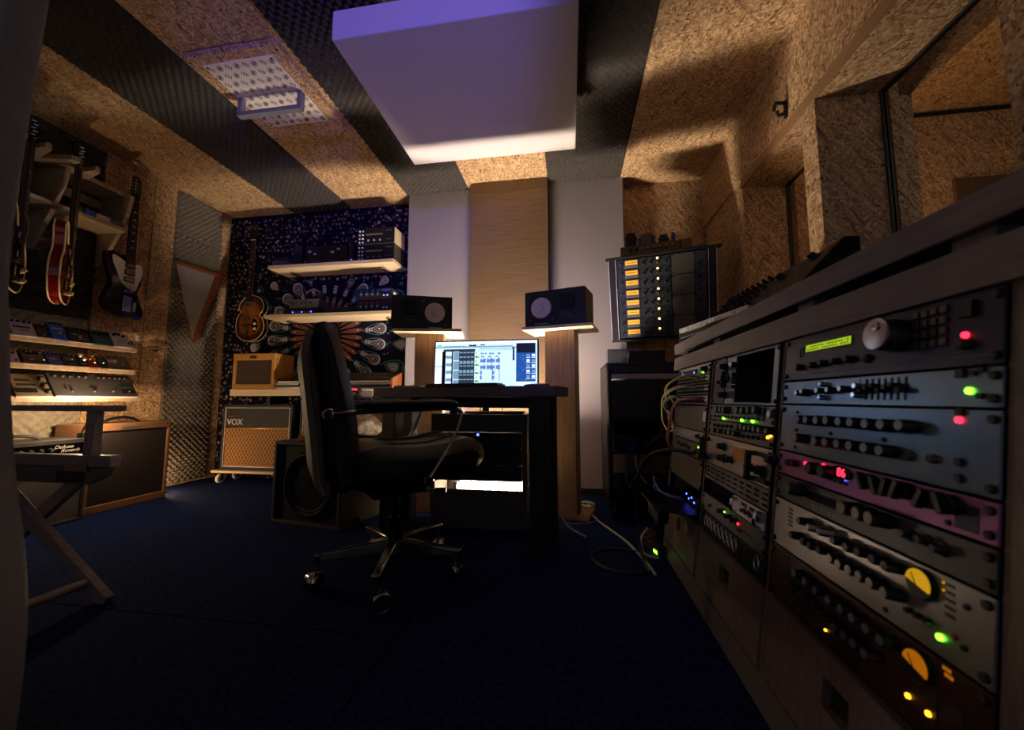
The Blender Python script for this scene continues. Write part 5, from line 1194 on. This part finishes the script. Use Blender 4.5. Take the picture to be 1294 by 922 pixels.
def lerp(a, b, n): return [(a[0] + (b[0] - a[0]) * i / (n - 1), a[1] + (b[1] - a[1]) * i / (n - 1)) for i in range(n)]

# ---- near bay, from the top
u = rack('grey effect processor with lime display, big silver wheel and keypad', 2, .783, .885, 'navy_panel')
d = plate(u, (.949, .863), (.805, .844), 'black', 'display'); plate(u, (.947, .861), (.807, .846), 'lcd_lime', 'display_glass', .0022)
for k in range(16):
    for j in range(2): 
        if (k * 5 + j * 3) % 7: plate(u, (.941 - k * .0082, .857 - j * .006), (.936 - k * .0082, .8545 - j * .006), 'p_green', 'character', .0026, 0)
kn(u, [(.746, .849)], .027, .034, 'black', 0, name='data_wheel'); x, y = L2(u, (.746 * (1 - .034 / .55), .74 + .109 * (1 - .034 / .55))); MB().lathe([(.026, 0), (.026, .003), (.0245, .0035)], 28, T(x, y, u['_p'] + .0335)).build('wheel_face', 'silver', u); MB().lathe([(.007, 0), (.0075, .002), (.006, .0025)], 14, T(x + .004, y + .012, u['_p'] + .037)).build('finger_dimple', 'steel', u)
kn(u, [(.984, .814), (.935, .815), (.9, .816), (.863, .817), (.825, .817)], .0075, .012, 'black', name='button', cap='dark_grey'); kn(u, [(.764, .812)], .008, .006, 'black', name='button')
for j in range(4):
    for p in lerp((.669, .868 - j * .0155), (.625, .869 - j * .0158), 4): k_ = plate(u, (p[0] + .0048, p[1] + .0052), (p[0] - .0048, p[1] - .0052), 'olive_panel', 'key', .004, .0008)
led(u, [(.594, .826)], .0042, 'led_red', .004); kn(u, [(.605, .815)], .008, .01, 'dark_grey'); plate(u, (.602, .872), (.582, .85), 'black', 'switch', .006); plate(u, (.972, .86), (.968, .836), 'grey', 'print'); plate(u, (.962, .86), (.958, .836), 'grey', 'print')
plate(u, (1.018, .797), (.56, .7955), 'grey', 'groove', .0008, 0); plate(u, (1.018, .873), (.64, .8718), 'dark_grey', 'groove', .0008, 0)
u = rack('blue-grey equalizer with seven small sliders', 2, .728, .781, 'blue_steel')
mbr = MB()
for p0, p1 in (((.943, .777), (.78, .776)), ((.943, .732), (.78, .731)), ((.943, .777), (.942, .731)), ((.781, .777), (.78, .731))): plate(u, p0, p1, 'white', 'outline', .0006, 0)
kn(u, [(.977, .752), (.957, .755), (.903, .756), (.87, .757), (.833, .758)], .0065, .017, 'black', cap='silver'); kn(u, [(.796, .763), (.798, .746), (.895, .742), (.895, .77)], .0055, .012, 'chrome')
for i, p in enumerate(lerp((.764, .756), (.684, .756), 7)):
    plate(u, (p[0] + .0022, .775), (p[0] - .0022, .738), 'black', 'slider_slot', .0008, 0); plate(u, (p[0] + .0045, .757 + .004 * (i % 3)), (p[0] - .0045, .749 + .004 * (i % 3)), 'black', 'slider', .014, .001)
led(u, [(.586, .75)], .0046, 'led_green', .004); plate(u, (.603, .78), (.592, .768), 'black', 'button', .005)
for p in ((.582, .773), (.572, .777), (.572, .743)): plate(u, (p[0] + .004, p[1] + .0035), (p[0] - .004, p[1] - .0035), 'black', 'button', .004)
u = rack('dark steel channel strip with two rows of grey capped knobs', 2, .617, .726, 'blue_steel')
kn(u, [(.964, .69), (.934, .691), (.899, .692), (.867, .693), (.831, .693), (.799, .693), (.763, .693), (.729, .694), (.693, .695)], .0105, .022, 'black', cap='knob_grey'); kn(u, [(.967, .648), (.899, .648), (.866, .649), (.831, .65), (.798, .65), (.762, .651), (.729, .651)], .0105, .022, 'black', cap='knob_grey')
kn(u, [(.67, .653), (.633, .654)], .007, .006, 'steel', name='jack', cap='black'); led(u, [(.598, .711)], .0042, 'led_red', .004); kn(u, [(.596, .655), (.597, .722), (.596, .634)], .006, .004, 'black', name='button'); kn(u, [(.85, .671), (.72, .672), (.965, .709), (.965, .669), (.965, .63)], .0035, .003, 'black', name='button')
u = rack('purple preamp with red digits and pointer knobs', 2, .562, .615, 'purple_panel')
kn(u, [(.998, .589), (.978, .59)], .0075, .014); kn(u, [(.915, .589), (.873, .59)], .0135, .02, 'black', cap='dark_grey'); kn(u, [(.772, .593), (.741, .591), (.72, .593), (.699, .594), (.657, .591), (.627, .592)], .0135, .022, 'black', 2, rots=[.5, .45, -.3, -.35, -.4, .4])
x, y = L2(u, (.812, .600)); MB().prism([(x + .028 * math.cos(t), y + .013 * math.sin(t)) for t in [k * PI / 12 for k in range(24)]], u['_p'], u['_p'] + .003).build('display', 'black_gloss', u, 0, 30)
text('digits', '86', .022, 'led_red', u, T(x + .002, y, u['_p'] + .0034)); led(u, [(.923, .6), (.864, .606), (.706, .602), (.663, .603)], .0032, 'led_red')
for p in lerp((.845, .582), (.80, .582), 4): plate(u, (p[0] + .004, p[1] + .0025), (p[0] - .004, p[1] - .0025), 'black', 'button', .003)
led(u, [(.800, .590)], .0022, 'led_blue'); plate(u, (.6, .603), (.57, .57), 'navy_panel', 'end_plate', .0008); kn(u, [(.608, .604), (.608, .573)], .004, .003, name='bolt')
u = rack('black unit with pale logo bar and large side knob', 2, .506, .56, 'dark_panel')
kn(u, [(.984, .53)], .015, .03, 'dark_grey', 0, cap='dark_panel'); plate(u, (.915, .547), (.825, .529), 'black_gloss', 'display'); kn(u, [(.807, .535), (.772, .535), (.743, .535)], .0125, .028, 'black', 0, cap='olive_panel'); kn(u, [(.681, .533), (.654, .534), (.63, .53)], .008, .014, 'dark_grey', 1)
for k, wd in enumerate((.008, .006, .009, .004, .012, .010)): plate(u, (.892 - k * .012, .521), (.892 - k * .012 - wd * .8, .514), 'grey', 'logo_bar', .0006, 0)
u = rack('silver valve channel with round yellow meter and green light', 2, .398, .504, 'brushed')
for p in lerp((.966, .490), (.963, .456), 5): plate(u, (p[0] + .008, p[1] + .0022), (p[0] - .008, p[1] - .0022), 'black', 'vent_slot', .0006, 0)
kn(u, [(.935, .472), (.902, .469), (.869, .471), (.827, .469), (.793, .469), (.765, .471), (.733, .472), (.707, .472)], .0082, .024, 'black', 0); kn(u, [(.902, .469), (.869, .471)], .006, .0255, 'white', name='knob_tip')
kn(u, [(.959, .434), (.918, .434), (.895, .434), (.866, .437)], .0085, .022, 'black'); kn(u, [(.831, .434), (.808, .433), (.782, .434), (.758, .434), (.734, .434), (.705, .433)], .0095, .022, 'black', 0, cap='knob_grey')
def vu(u, p, r, col):
    x, y = L2(u, p); b = MB().lathe([(r * 1.08, 0), (r * 1.06, .006), (r, .007)], 28, T(x, y, u['_p'])).build('meter', 'black', u, 0, 40)
    MB().prism([(x + r * .98 * math.cos(t), y + r * .98 * math.sin(t)) for t in [-.35 + k * (PI + .25) / 18 for k in range(19)]], u['_p'] + .0066, u['_p'] + .0085).build('meter_face', col, b, 0, 0)
    MB().tube([(x, y - r * .2, u['_p'] + .009), (x - r * .5, y + r * .6, u['_p'] + .009)], .0006, 4).build('needle', 'black', b)
vu(u, (.640, .478), .0195, 'vu_yellow')
for k, p in enumerate(lerp((.602, .494), (.600, .456), 5)): plate(u, (p[0] + .008, p[1] + .002), (p[0] - .006, p[1] - .002), 'black', 'vent_slot', .0006, 0); k < 2 and led(u, [(p[0] + .0085, p[1])], .0018, 'vu_yellow', .002)
kn(u, [(.658, .433), (.643, .433), (.628, .433)], .0042, .008, 'black', name='button'); led(u, [(.612, .423)], .0042, 'led_green', .004); kn(u, [(.594, .434)], .004, .003, 'p_red', name='button'); kn(u, [(.58, .478), (.582, .428), (.745, .49), (.70, .412)], .0038, .003, 'black', name='bolt')
u = rack('dark red valve channel with round orange meter', 2, .284, .396, 'maroon_panel')
for p in lerp((.968, .383), (.965, .351), 5): plate(u, (p[0] + .008, p[1] + .0022), (p[0] - .008, p[1] - .0022), 'black', 'vent_slot', .0006, 0)
kn(u, [(.938, .36), (.901, .36), (.868, .358), (.829, .359), (.796, .36), (.768, .36), (.737, .36), (.708, .36)], .0095, .02, 'black', 0, cap='knob_grey'); kn(u, [(.949, .326), (.915, .326), (.877, .323), (.834, .324)], .0095, .018, 'black'); kn(u, [(.811, .319), (.786, .321), (.762, .321), (.737, .321)], .0095, .02, 'black', 0, cap='knob_grey')
led(u, [(.829, .307)], .0022, 'led_amber'); vu(u, (.639, .368), .0195, 'vu_orange'); led(u, [(.655, .318), (.624, .318)], .0034, 'led_amber'); kn(u, [(.962, .33)], .004, .004, 'p_red', name='button')
for p in ((.601, .389), (.598, .382)): plate(u, (p[0] + .007, p[1] + .002), (p[0] - .004, p[1] - .002), 'vu_orange', 'vent_slot', .0008, 0)
plate(u, (.615, .394), (.613, .29), 'black', 'joint', .0008, 0); plate(u, (.60, .35), (.58, .335), 'dark_grey', 'print', .0006, 0)

# ---- middle bay
u = rack('tall module frame with two control strips and open black bay', 1, .722, .885, 'blue_steel', False, proud=.003)
for o in list(u.children):
    if o.name.startswith('front_panel'): bpy.data.objects.remove(o)
W = 1.51 - 1.06; H = (.885 - .722) / KY
mb = MB(); mb.bx(.19, W - .03, 0, .008, -.004, .003); mb.bx(.19, W - .03, H - .008, H, -.004, .003); mb.bx(W - .03, W, 0, H, -.004, .003); mb.build('bay_frame', 'blue_steel', u, .001, 0)
box('bay_back', 'black_matte', u, .19, W - .03, .008, H - .008, -.09, -.085, 0); box('bay_floor', 'black_matte', u, .19, W - .03, .002, .008, -.085, -.004, 0); box('bay_roof', 'black_matte', u, .19, W - .03, H - .008, H - .002, -.085, -.004, 0); box('bay_wall', 'black_matte', u, W - .036, W - .03, .008, H - .008, -.085, -.004, 0)
MB().lathe([(.022, 0), (.022, .003), (.017, .003), (.016, .001)], 20, T(1.51 - 1.181, .036, -.085)).build('bay_socket', 'dark_grey', u); box('bay_label', 'p_sand', u, 1.51 - 1.115, 1.51 - 1.09, .085, .115, -.085, -.084, 0)
for x0, x1 in ((.004, .108), (.114, .188)): box('module_strip', 'dark_panel' if x0 < .1 else 'blue_steel', u, x0, x1, .001, H - .001, -.004, .003, .001)
kn(u, [(1.462, .855), (1.448, .812), (1.456, .754)], .013, .024, 'black', 1); kn(u, [(1.43, .855), (1.44, .83), (1.44, .80), (1.44, .785)], .008, .016, 'black', 1); kn(u, [(1.366, .854)], .012, .022, 'black', 1, cap='silver'); kn(u, [(1.356, .822), (1.353, .809), (1.351, .795), (1.348, .78)], .0062, .014, 'black', 0, name='button')
kn(u, [(1.47, .86), (1.375, .858), (1.38, .776), (1.46, .735)], .004, .004, 'white', name='cap_dot'); kn(u, [(1.48, .80)], .009, .014, 'p_maroon', 1); plate(u, (1.375, .765), (1.33, .742), 'black', 'jack_plate')
u = rack('grey dual compressor with knob row and three green lights', 1, .666, .72, 'grey_panel')
kn(u, [(1.46, .7), (1.425, .701), (1.396, .7), (1.291, .703), (1.256, .703), (1.216, .705), (1.179, .706)], .0115, .016, 'black', 0, cap='knob_grey'); plate(u, (1.37, .716), (1.332, .69), 'black', 'meter', .004); plate(u, (1.155, .717), (1.112, .69), 'black', 'meter', .004); kn(u, [(1.095, .698)], .011, .012, 'silver', 0)
for k, p in enumerate(lerp((1.456, .679), (1.117, .684), 13)): plate(u, (p[0] + .006, p[1] + .004), (p[0] - .006, p[1] - .004), 'black', 'button', .004)
led(u, [(1.378, .674), (1.241, .675), (1.172, .676)], .0045, 'led_green', .0055)
u = rack('grey unit with orange marked knobs and two yellow lights', 1, .612, .664, 'grey_panel')
kn(u, lerp((1.448, .647), (1.31, .651), 5), .006, .008, 'black', name='button'); kn(u, [(1.282, .649), (1.251, .651), (1.225, .65), (1.197, .652), (1.171, .652), (1.142, .652), (1.101, .653)], .0095, .018, 'black', 0, cap='knob_grey')
kn(u, [(1.47, .626), (1.424, .627), (1.371, .628), (1.336, .629), (1.302, .628)], .009, .018, 'black', 0, cap='knob_grey'); kn(u, lerp((1.25, .628), (1.103, .634), 6), .0055, .008, 'black', name='button'); led(u, [(1.086, .639), (1.072, .645)], .0042, 'led_amber', .004)
for p in ((1.36, .619), (1.325, .62), (1.29, .619), (1.25, .642), (1.2, .643), (1.13, .644)): plate(u, (p[0] + .008, p[1] + .002), (p[0] - .008, p[1] - .002), 'p_red', 'mark', .0006, 0)
u = rack('polished steel compressor with gold meter and black handles', 1, .511, .61, 'silver')
kn(u, [(1.418, .575), (1.41, .536)], .013, .024, 'black', 1); kn(u, [(1.374, .539), (1.34, .542), (1.206, .541), (1.17, .543)], .0105, .02, 'black', 1); kn(u, [(1.145, .541), (1.092, .581)], .014, .02, 'black', 1)
plate(u, (1.283, .596), (1.208, .549), 'silver', 'meter', .004, .001); plate(u, (1.279, .592), (1.212, .553), 'gold_dim' if 'gold_dim' in MATS else mat('gold_dim', (190, 140, 60), .3, .6), 'meter_face', .0046)
for yy in (1.123, 1.486):
    x, y = L2(u, (yy, .52)); x2, y2 = L2(u, (yy, .598)); p_ = u['_p']; s_ = .06 if yy < 1.2 else 0
    mb = MB(); mb.bx(x - .006, x + .006, y, y2, p_ + .022, p_ + .036); mb.bx(x - .006, x + .006, y, y + .012, p_, p_ + .022); mb.bx(x - .006, x + .006, y2 - .012, y2, p_, p_ + .022)
    if s_: mb.bx(x + .006, x + s_, y, y + .012, p_ + .0, p_ + .012); mb.bx(x + .006, x + s_, y2 - .012, y2, p_, p_ + .012)
    mb.build('handle', 'black', u, .002, 0)
vn = thing('vent_panel', 'slotted grey vent panel below the polished compressor', 'vent panel', face(1.51, .455)); W = .45; H = .054
mb = MB(); rows = [(.0, .011), (.016, .022), (.027, .033), (.038, .054)]
nC = 10
mb.bx(0, W, 0, .009, 0, .004); mb.bx(0, W, .016, .023, 0, .004); mb.bx(0, W, .030, .037, 0, .004); mb.bx(0, W, .044, H, 0, .004)
for j in (.009, .023, .037):
    for i in range(nC + 1): x = i * W / nC; mb.bx(max(0, x - .0075), min(W, x + .0075), j, j + .007, 0, .004)
mb.build('slotted_sheet', 'grey_panel', vn, 0, 0); box('dark_backing', 'black_matte', vn, .004, W - .004, .002, H - .002, -.03, -.025, 0)
u = rack('small silver box with four blue knobs and chrome handles', 1, .404, .453, 'silver', True, 'desktop_unit', 1.255, 1.066, .008)
for yy in (1.228, 1.088):
    x, y = L2(u, (yy, .412)); MB().tube(smooth_open([(x, y, .008), (x, y + .002, .02), (x, y + .018, .024), (x, y + .031, .02), (x, y + .033, .008)], 4), .006, 8).build('handle', 'chrome', u)
kn(u, [(1.205, .418), (1.18, .418), (1.155, .418), (1.13, .418)], .007, .014, 'p_indigo', 1)
for k in range(2): plate(u, (1.2 - k * .05, .446), (1.165 - k * .05, .436), 'black', 'display', .0012)
u = rack('grey unit with three dark knobs, one green and one red light', 1, .342, .402, 'grey_panel')
kn(u, [(1.374, .368), (1.318, .368), (1.273, .369)], .0085, .02, 'black', 1); kn(u, [(1.43, .372)], .005, .008, 'black', name='button'); led(u, [(1.317, .383)], .0036, 'led_green'); led(u, [(1.216, .378)], .0036, 'led_red'); plate(u, (1.205, .37), (1.13, .366), 'black', 'print', .0005, 0); plate(u, (1.215, .367), (1.195, .36), 'black', 'button', .006)
u = rack('connector panel with a row of round sockets', 1, .284, .34, 'dark_panel')
for k, p in enumerate(lerp((1.457, .313), (1.224, .314), 8) + [(1.094, .317)]):
    x, y = L2(u, p); s_ = MB().tube([(x + .0115 * math.cos(t), y + .0155 * math.sin(t), u['_p'] + .003) for t in [i * PI / 9 for i in range(18)]], .0026, 6, True).build('socket_ring', 'silver', u)
    MB().lathe([(.009, 0), (.0085, .002)], 14, T(x, y, u['_p'])).build('socket', 'black', s_); box('latch', 'silver', s_, x - .003, x + .003, y + .0165, y + .0215, u['_p'], u['_p'] + .003, 0)
for p in lerp((1.191, .315), (1.119, .317), 3): plate(u, (p[0] + .011, .334), (p[0] - .011, .292), 'black', 'blank', .002)

# ---- far bay
u = rack('silver unit with dark blue display at the top of the far bay', 0, .840, .883, 'silver')
plate(u, (1.888, .866), (1.70, .846), 'black', 'display', .006); plate(u, (1.885, .876), (1.70, .867), 'white', 'light_strip', .001); kn(u, [(1.654, .862)], .014, .02, 'black', 1); led(u, [(1.625, .850)], .005, 'led_green', .004); led(u, [(1.72, .852), (1.87, .852)], .004, 'led_blue', .008); kn(u, [(1.60, .866), (1.94, .86)], .006, .006, 'black', name='button')
for z0, z1, m_, lb in ((.800, .838, 'olive_panel', 'upper patch bay with plugged yellow leads in the far bay'), (.757, .798, 'grey_panel', 'middle patch bay with plugged leads in the far bay'), (.716, .755, 'purple_panel', 'lower patch bay with pinkish front in the far bay')):
    u = rack(lb, 0, z0, z1, m_)
    for r_ in (.3, .7):
        for k in range(20): kn(u, [(1.945 - k * .0195, z0 + (z1 - z0) * r_)], .0042, .004, 'black', name='jack')
    plate(u, (1.59, z1 - .004), (1.555, z0 + .014), 'white', 'label', .001)
u = rack('blank grey panel with a white sticker in the far bay', 0, .612, .713, 'olive_panel'); plate(u, (1.583, .69), (1.556, .652), 'white', 'sticker', .001)
u = rack('silver unit with one knob and small green light in the far bay', 0, .565, .610, 'silver')
kn(u, [(1.655, .587)], .010, .014, 'black', 1); kn(u, [(1.557, .583)], .007, .006, 'black', name='button'); led(u, [(1.575, .585)], .003, 'led_green'); 
for k in range(7): plate(u, (1.86 - k * .025, .588), (1.845 - k * .025, .584), 'white', 'print', .0006, 0)
u = rack('grey interface with coloured lights and plugged cable in the far bay', 0, .504, .563, 'grey_panel')
led(u, [(1.60, .55)], .004, 'led_green'); led(u, [(1.578, .545)], .004, 'led_red'); plate(u, (1.62, .557), (1.56, .538), 'dark_grey', 'display', .0006)
kn(u, [(1.65, .523), (1.61, .523), (1.57, .523)], .009, .02, 'black', name='plug'); kn(u, [(1.90, .535), (1.85, .53), (1.80, .535), (1.75, .53)], .008, .012, 'dark_grey', 1); led(u, [(1.63, .52)], .003, 'led_amber')
u = rack('plain blank grey panel below the interface in the far bay', 0, .391, .502, 'olive_panel')
# pull-out tray with a blue-lit router
tr = thing('pullout_tray', 'folded black metal tray sticking out of the far bay', 'tray', face(1.95, .295))
box('tray_plate', 'black_metal', tr, .02, .40, 0, .006, -.22, .16, .001); MB().bx(.02, .13, .006, .012, .10, .20).build('front_flap', 'black_metal', tr, .001, 0)
mb = MB(); mb.bx(.22, .40, -.05, .0, .14, .146); mb.bx(.22, .226, -.09, .0, .06, .1399); mb.build('folded_bracket', 'black_metal', tr, 0, 0); box('side_lip', 'black_metal', tr, .02, .026, .006, .03, -.2, .0999, .001)
rt_ = thing('network_switch', 'small black network switch with blue lights on the tray', 'network device', face(1.90, .302) @ T(0, 0, -.14)); box('casing', 'black_gloss', rt_, .05, .30, 0, .045, 0, .12, .003)
for k in range(4): MB().lathe([(.004, 0), (.0035, .002)], 8, T(.12 + k * .035, .03 - (k % 2) * .012, .12)).build('indicator', 'led_blue', rt_)
box('light_bar', 'glow_blue', rt_, .302, .33, .004, .05, .06, .10, .002)

# ---- things on the worktop
kbM = frame((.555, 1.965, 1.0205), Vector((.11, -.49, 0)).normalized(), Vector((.976, .219, 0)))
mk = thing('midi_keyboard', 'slim keyboard with white keys at the far end of the worktop', 'keyboard', kbM)
MB().prism([(0, .008), (.02, .004), (.17, .0), (.17, .05), (.0, .045)], 0, .50, frame((0, 0, 0), (0, 1, 0), (0, 0, 1))).build('body', 'black', mk, .003, 0)
box('end_cap', 'dark_grey', mk, -.012, 0, -.004, .17, .004, .066, .003); box('end_cap', 'dark_grey', mk, .50, .512, -.004, .17, .004, .066, .003); box('edge_strip', 'silver', mk, 0, .5, -.003, -.0002, .020, .024, 0)
for i in range(22): box('white_key', 'white', mk, .0055 + i * .0224, .024 + i * .0224, -.012, .10, .046, .066, .001)
for i in range(21):
    if i % 7 not in (2, 6): box('black_key', 'black_gloss', mk, .0195 + i * .0224, .0325 + i * .0224, .04, .10, .064, .073, .001)
dm = thing('drum_synthesizer', 'black wedge synthesizer with many knobs standing on the worktop', 'synthesizer', frame((.66, 1.93, 1.0205), Vector((.03, -.7, 0)).normalized(), (.999, .04, 0))); DW = .70
MB().prism([(0, 0), (.17, 0), (.17, .2), (.13, .2), (0, .065)], 0, DW, frame((0, 0, 0), (0, 1, 0), (0, 0, 1))).build('casing', 'black', dm, .004, 0)
Mp = frame((0, 0, .065), (1, 0, 0), (0, .13, .135)); sl = math.hypot(.13, .135)
for i in range(9):
    for j in range(4): o = knob(dm, 0, 0, 0, .0115 if i < 6 else .008, .022, 'black_matte', 1); o.matrix_local = Mp @ T(.04 + i * .042, sl * (.15 + .23 * j), 0)
for i in range(11):
    for j in range(6):
        if (i + j) % 5: MB().lathe([(.0028, 0), (.002, .003)], 6).build('stud', 'grey', dm, M=Mp @ T(.42 + i * .023, sl * (.12 + .145 * j), 0))
for i, j in ((2, 4), (9, 5)): o = knob(dm, 0, 0, 0, .016, .022, 'black', 1); o.matrix_local = Mp @ T(.44 + i * .02, sl * .16 * j, 0)
mb = MB().prism([(-.002, -.0), (.172, 0), (.172, .206), (.13, .206), (-.002, .068)], DW, DW + .012, frame((0, 0, 0), (0, 1, 0), (0, 0, 1))).build('end_cheek', 'black_matte', dm, .002, 0)

# ================================================================ CABLES
def cable(label, pts, r, m, group=None, k=8):
    o = MB().tube(smooth_open(pts, k), r, 8).build('cable', m, None); return tag(o, label, 'cable', group)
for i, (y, z, c, dx, dy, dz) in enumerate(((1.62, .828, 'cable_yellow', .03, .02, -.03), (1.68, .822, 'cable_yellow', .0, .05, -.05), (1.72, .783, 'cable_yellow', -.02, .08, -.02), (1.66, .779, 'cable_grey', .02, .03, -.06), (1.75, .736, 'cable_black', .05, .02, .0), (1.80, .74, 'cable_grey', .03, .06, -.02))):
    x0 = XF(z) - .005
    cable({'cable_yellow': 'yellow', 'cable_grey': 'grey', 'cable_black': 'black'}[c] + ' patch lead looping out of the ' + ('upper' if z > .8 else 'middle' if z > .76 else 'lower') + ' patch bay', [(x0, y, z), (x0 - .05, y + .08, z + .012), (x0 - .04, 2.02 + dy, z - .03), (x0 - .01 + dx, 2.10 + dy, z - .10 + dz), (x0 + .01 + dx, 2.16 + dy, z - .16 + dz), (x0 + .04 + dx, 2.13 + dy, z - .2 + dz), (x0 + .06, 2.08 + dy, z - .12), (x0 + .12, 2.03 + dy, z - .05)], .0042, c, 'yellow and grey patch leads')
for i, (y, d) in enumerate(((1.58, 0), (1.64, .03))):
    x0 = XF(.735) - .004
    cable('dark red lead arching down from the lower patch bay', [(x0, y, .735), (x0 - .04, y + .1, .74), (x0 - .03, 1.9 + d, .71), (x0 - .03, 1.99 + d, .62), (x0 - .03, 2.03 + d, .52), (x0 + .02, 2.035 + d, .48), (x0 + .08, 2.05 + d, .60)], .0045, 'cable_red', 'red leads')
cable('thick black cable arching from the interface down to the carpet', [(XF(.523) - .015, 1.61, .523), (.42, 1.70, .525), (.36, 1.80, .49), (.318, 1.86, .40), (.305, 1.88, .28), (.30, 1.87, .15), (.315, 1.82, .03), (.33, 1.74, .007)], .0075, 'cable_black')
cable('white cable running over the carpet from the cart to the console', [(.12, 2.75, .006), (.13, 2.55, .006), (.16, 2.40, .006), (.27, 2.12, .006), (.31, 1.95, .006), (.335, 1.82, .006), (.345, 1.72, .006)], .006, 'cable_white')
cable('white cable leaving the right leg of the desk', [(-.115, 2.16, .22), (-.08, 2.18, .13), (-.02, 2.21, .03), (.04, 2.17, .006), (.075, 2.12, .006)], .006, 'cable_white')
cable('black cable lying in a loop on the carpet before the console', [(.33, 1.94, .006), (.25, 1.98, .006), (.16, 1.97, .006), (.09, 1.88, .006), (.13, 1.77, .006), (.22, 1.72, .006), (.31, 1.73, .006)], .007, 'cable_black')
cable('dark cable curling over the base of the speaker stand beside the cart', [(-.02, 2.72, .006), (.07, 2.62, .03), (.13, 2.52, .006), (.15, 2.42, .006), (.09, 2.34, .006), (-.02, 2.33, .006), (-.1, 2.36, .006)], .005, 'cable_grey')
cable('white loop of cable behind the speaker stand beside the cart', [(.05, 2.76, .006), (.10, 2.80, .01), (.16, 2.76, .01), (.14, 2.70, .01), (.06, 2.71, .008)], .009, 'cable_white')
for x, d in ((-.66, .0), (-.57, .02), (-.45, .03)): cable('thin black cable hanging behind the desk top', [(x + .03, 2.33, .85), (x + d * .4, 2.34, .78), (x - .03 + d * 2, 2.35, .70), (x - .05 + d * 2.4, 2.36, .6515)], .0035, 'cable_black', 'cables behind the desk')
cable('thin black cable hanging in front of the desk rack', [(-.64, 2.12, .80), (-.69, 2.15, .70), (-.70, 2.155, .58), (-.66, 2.155, .44), (-.56, 2.15, .37), (-.50, 2.155, .35)], .003, 'cable_black')
for k, x in enumerate((-.62, -.50, -.46, -.42, -.36)): cable('black cable crossing the lit gap of the desk rack', [(x, 2.43, .34), (x + .01 * (k - 2), 2.42, .2), (x + .02 * (k - 2), 2.43, .02), (x + .02 * (k - 2), 2.44, .0045)], .004, 'cable_black', 'cables in the lit rack gap')
cable('white cable hanging from the equipment cart', [(.42, 2.6, .392), (.425, 2.6, .3), (.45, 2.61, .24), (.49, 2.62, .1915)], .007, 'cable_white'); cable('grey cable hanging straight inside the equipment cart', [(.36, 2.62, .392), (.36, 2.62, .19 + .0015)], .009, 'cable_grey'); cable('grey cable curving inside the equipment cart', [(.46, 2.6, .392), (.455, 2.6, .3), (.42, 2.6, .24), (.38, 2.6, .1915)], .006, 'cable_grey')
for i, d in enumerate((0, .02, .035)): cable('blue lead coiled on the pull-out tray', [(.40, 1.90 - d, .335 + d), (.37, 1.82, .35 + d), (.38, 1.72, .345), (.44, 1.66 - d, .34)], .0045, 'cable_blue', 'blue leads on the tray')
ps = thing('power_strip', 'brown power strip with green light at the foot of the console', 'power strip', T(.40, 2.03, 0, .25)); box('casing', 'p_maroon', ps, -.025, .025, -.10, .10, 0, .04, .004); box('switch', 'led_green', ps, -.0275, -.0255, -.095, -.06, .008, .022, 0)
for y in (-.03, .02, .07): MB().lathe([(.018, .04), (.017, .046)], 16, T(0, y, 0)).build('socket', 'black', ps)
box('plug', 'walnut', ps, -.015, .015, .0, .04, .0465, .085, .004)
cable('white lead curling around the power strip', [(.38, 2.05, .09), (.34, 2.0, .06), (.335, 1.95, .015), (.36, 1.91, .007), (.40, 1.90, .007)], .005, 'cable_white')
for x, y in ((-.93, 2.62),): 
    pb = thing('plug', 'small black plug lying on the base behind the speaker stand', 'plug', T(-.80, 2.78, .0)); box('plug_body', 'black', pb, -.02, .02, -.02, .02, 0, .035, .008); MB().tube([(.02, 0, .015), (.06, .01, .012), (.1, .0, .008)], .005, 6).build('plug_lead', 'cable_black', pb)
for o in bpy.data.objects:
    for k in ('_a', '_z', '_p'):
        if k in o: del o[k]
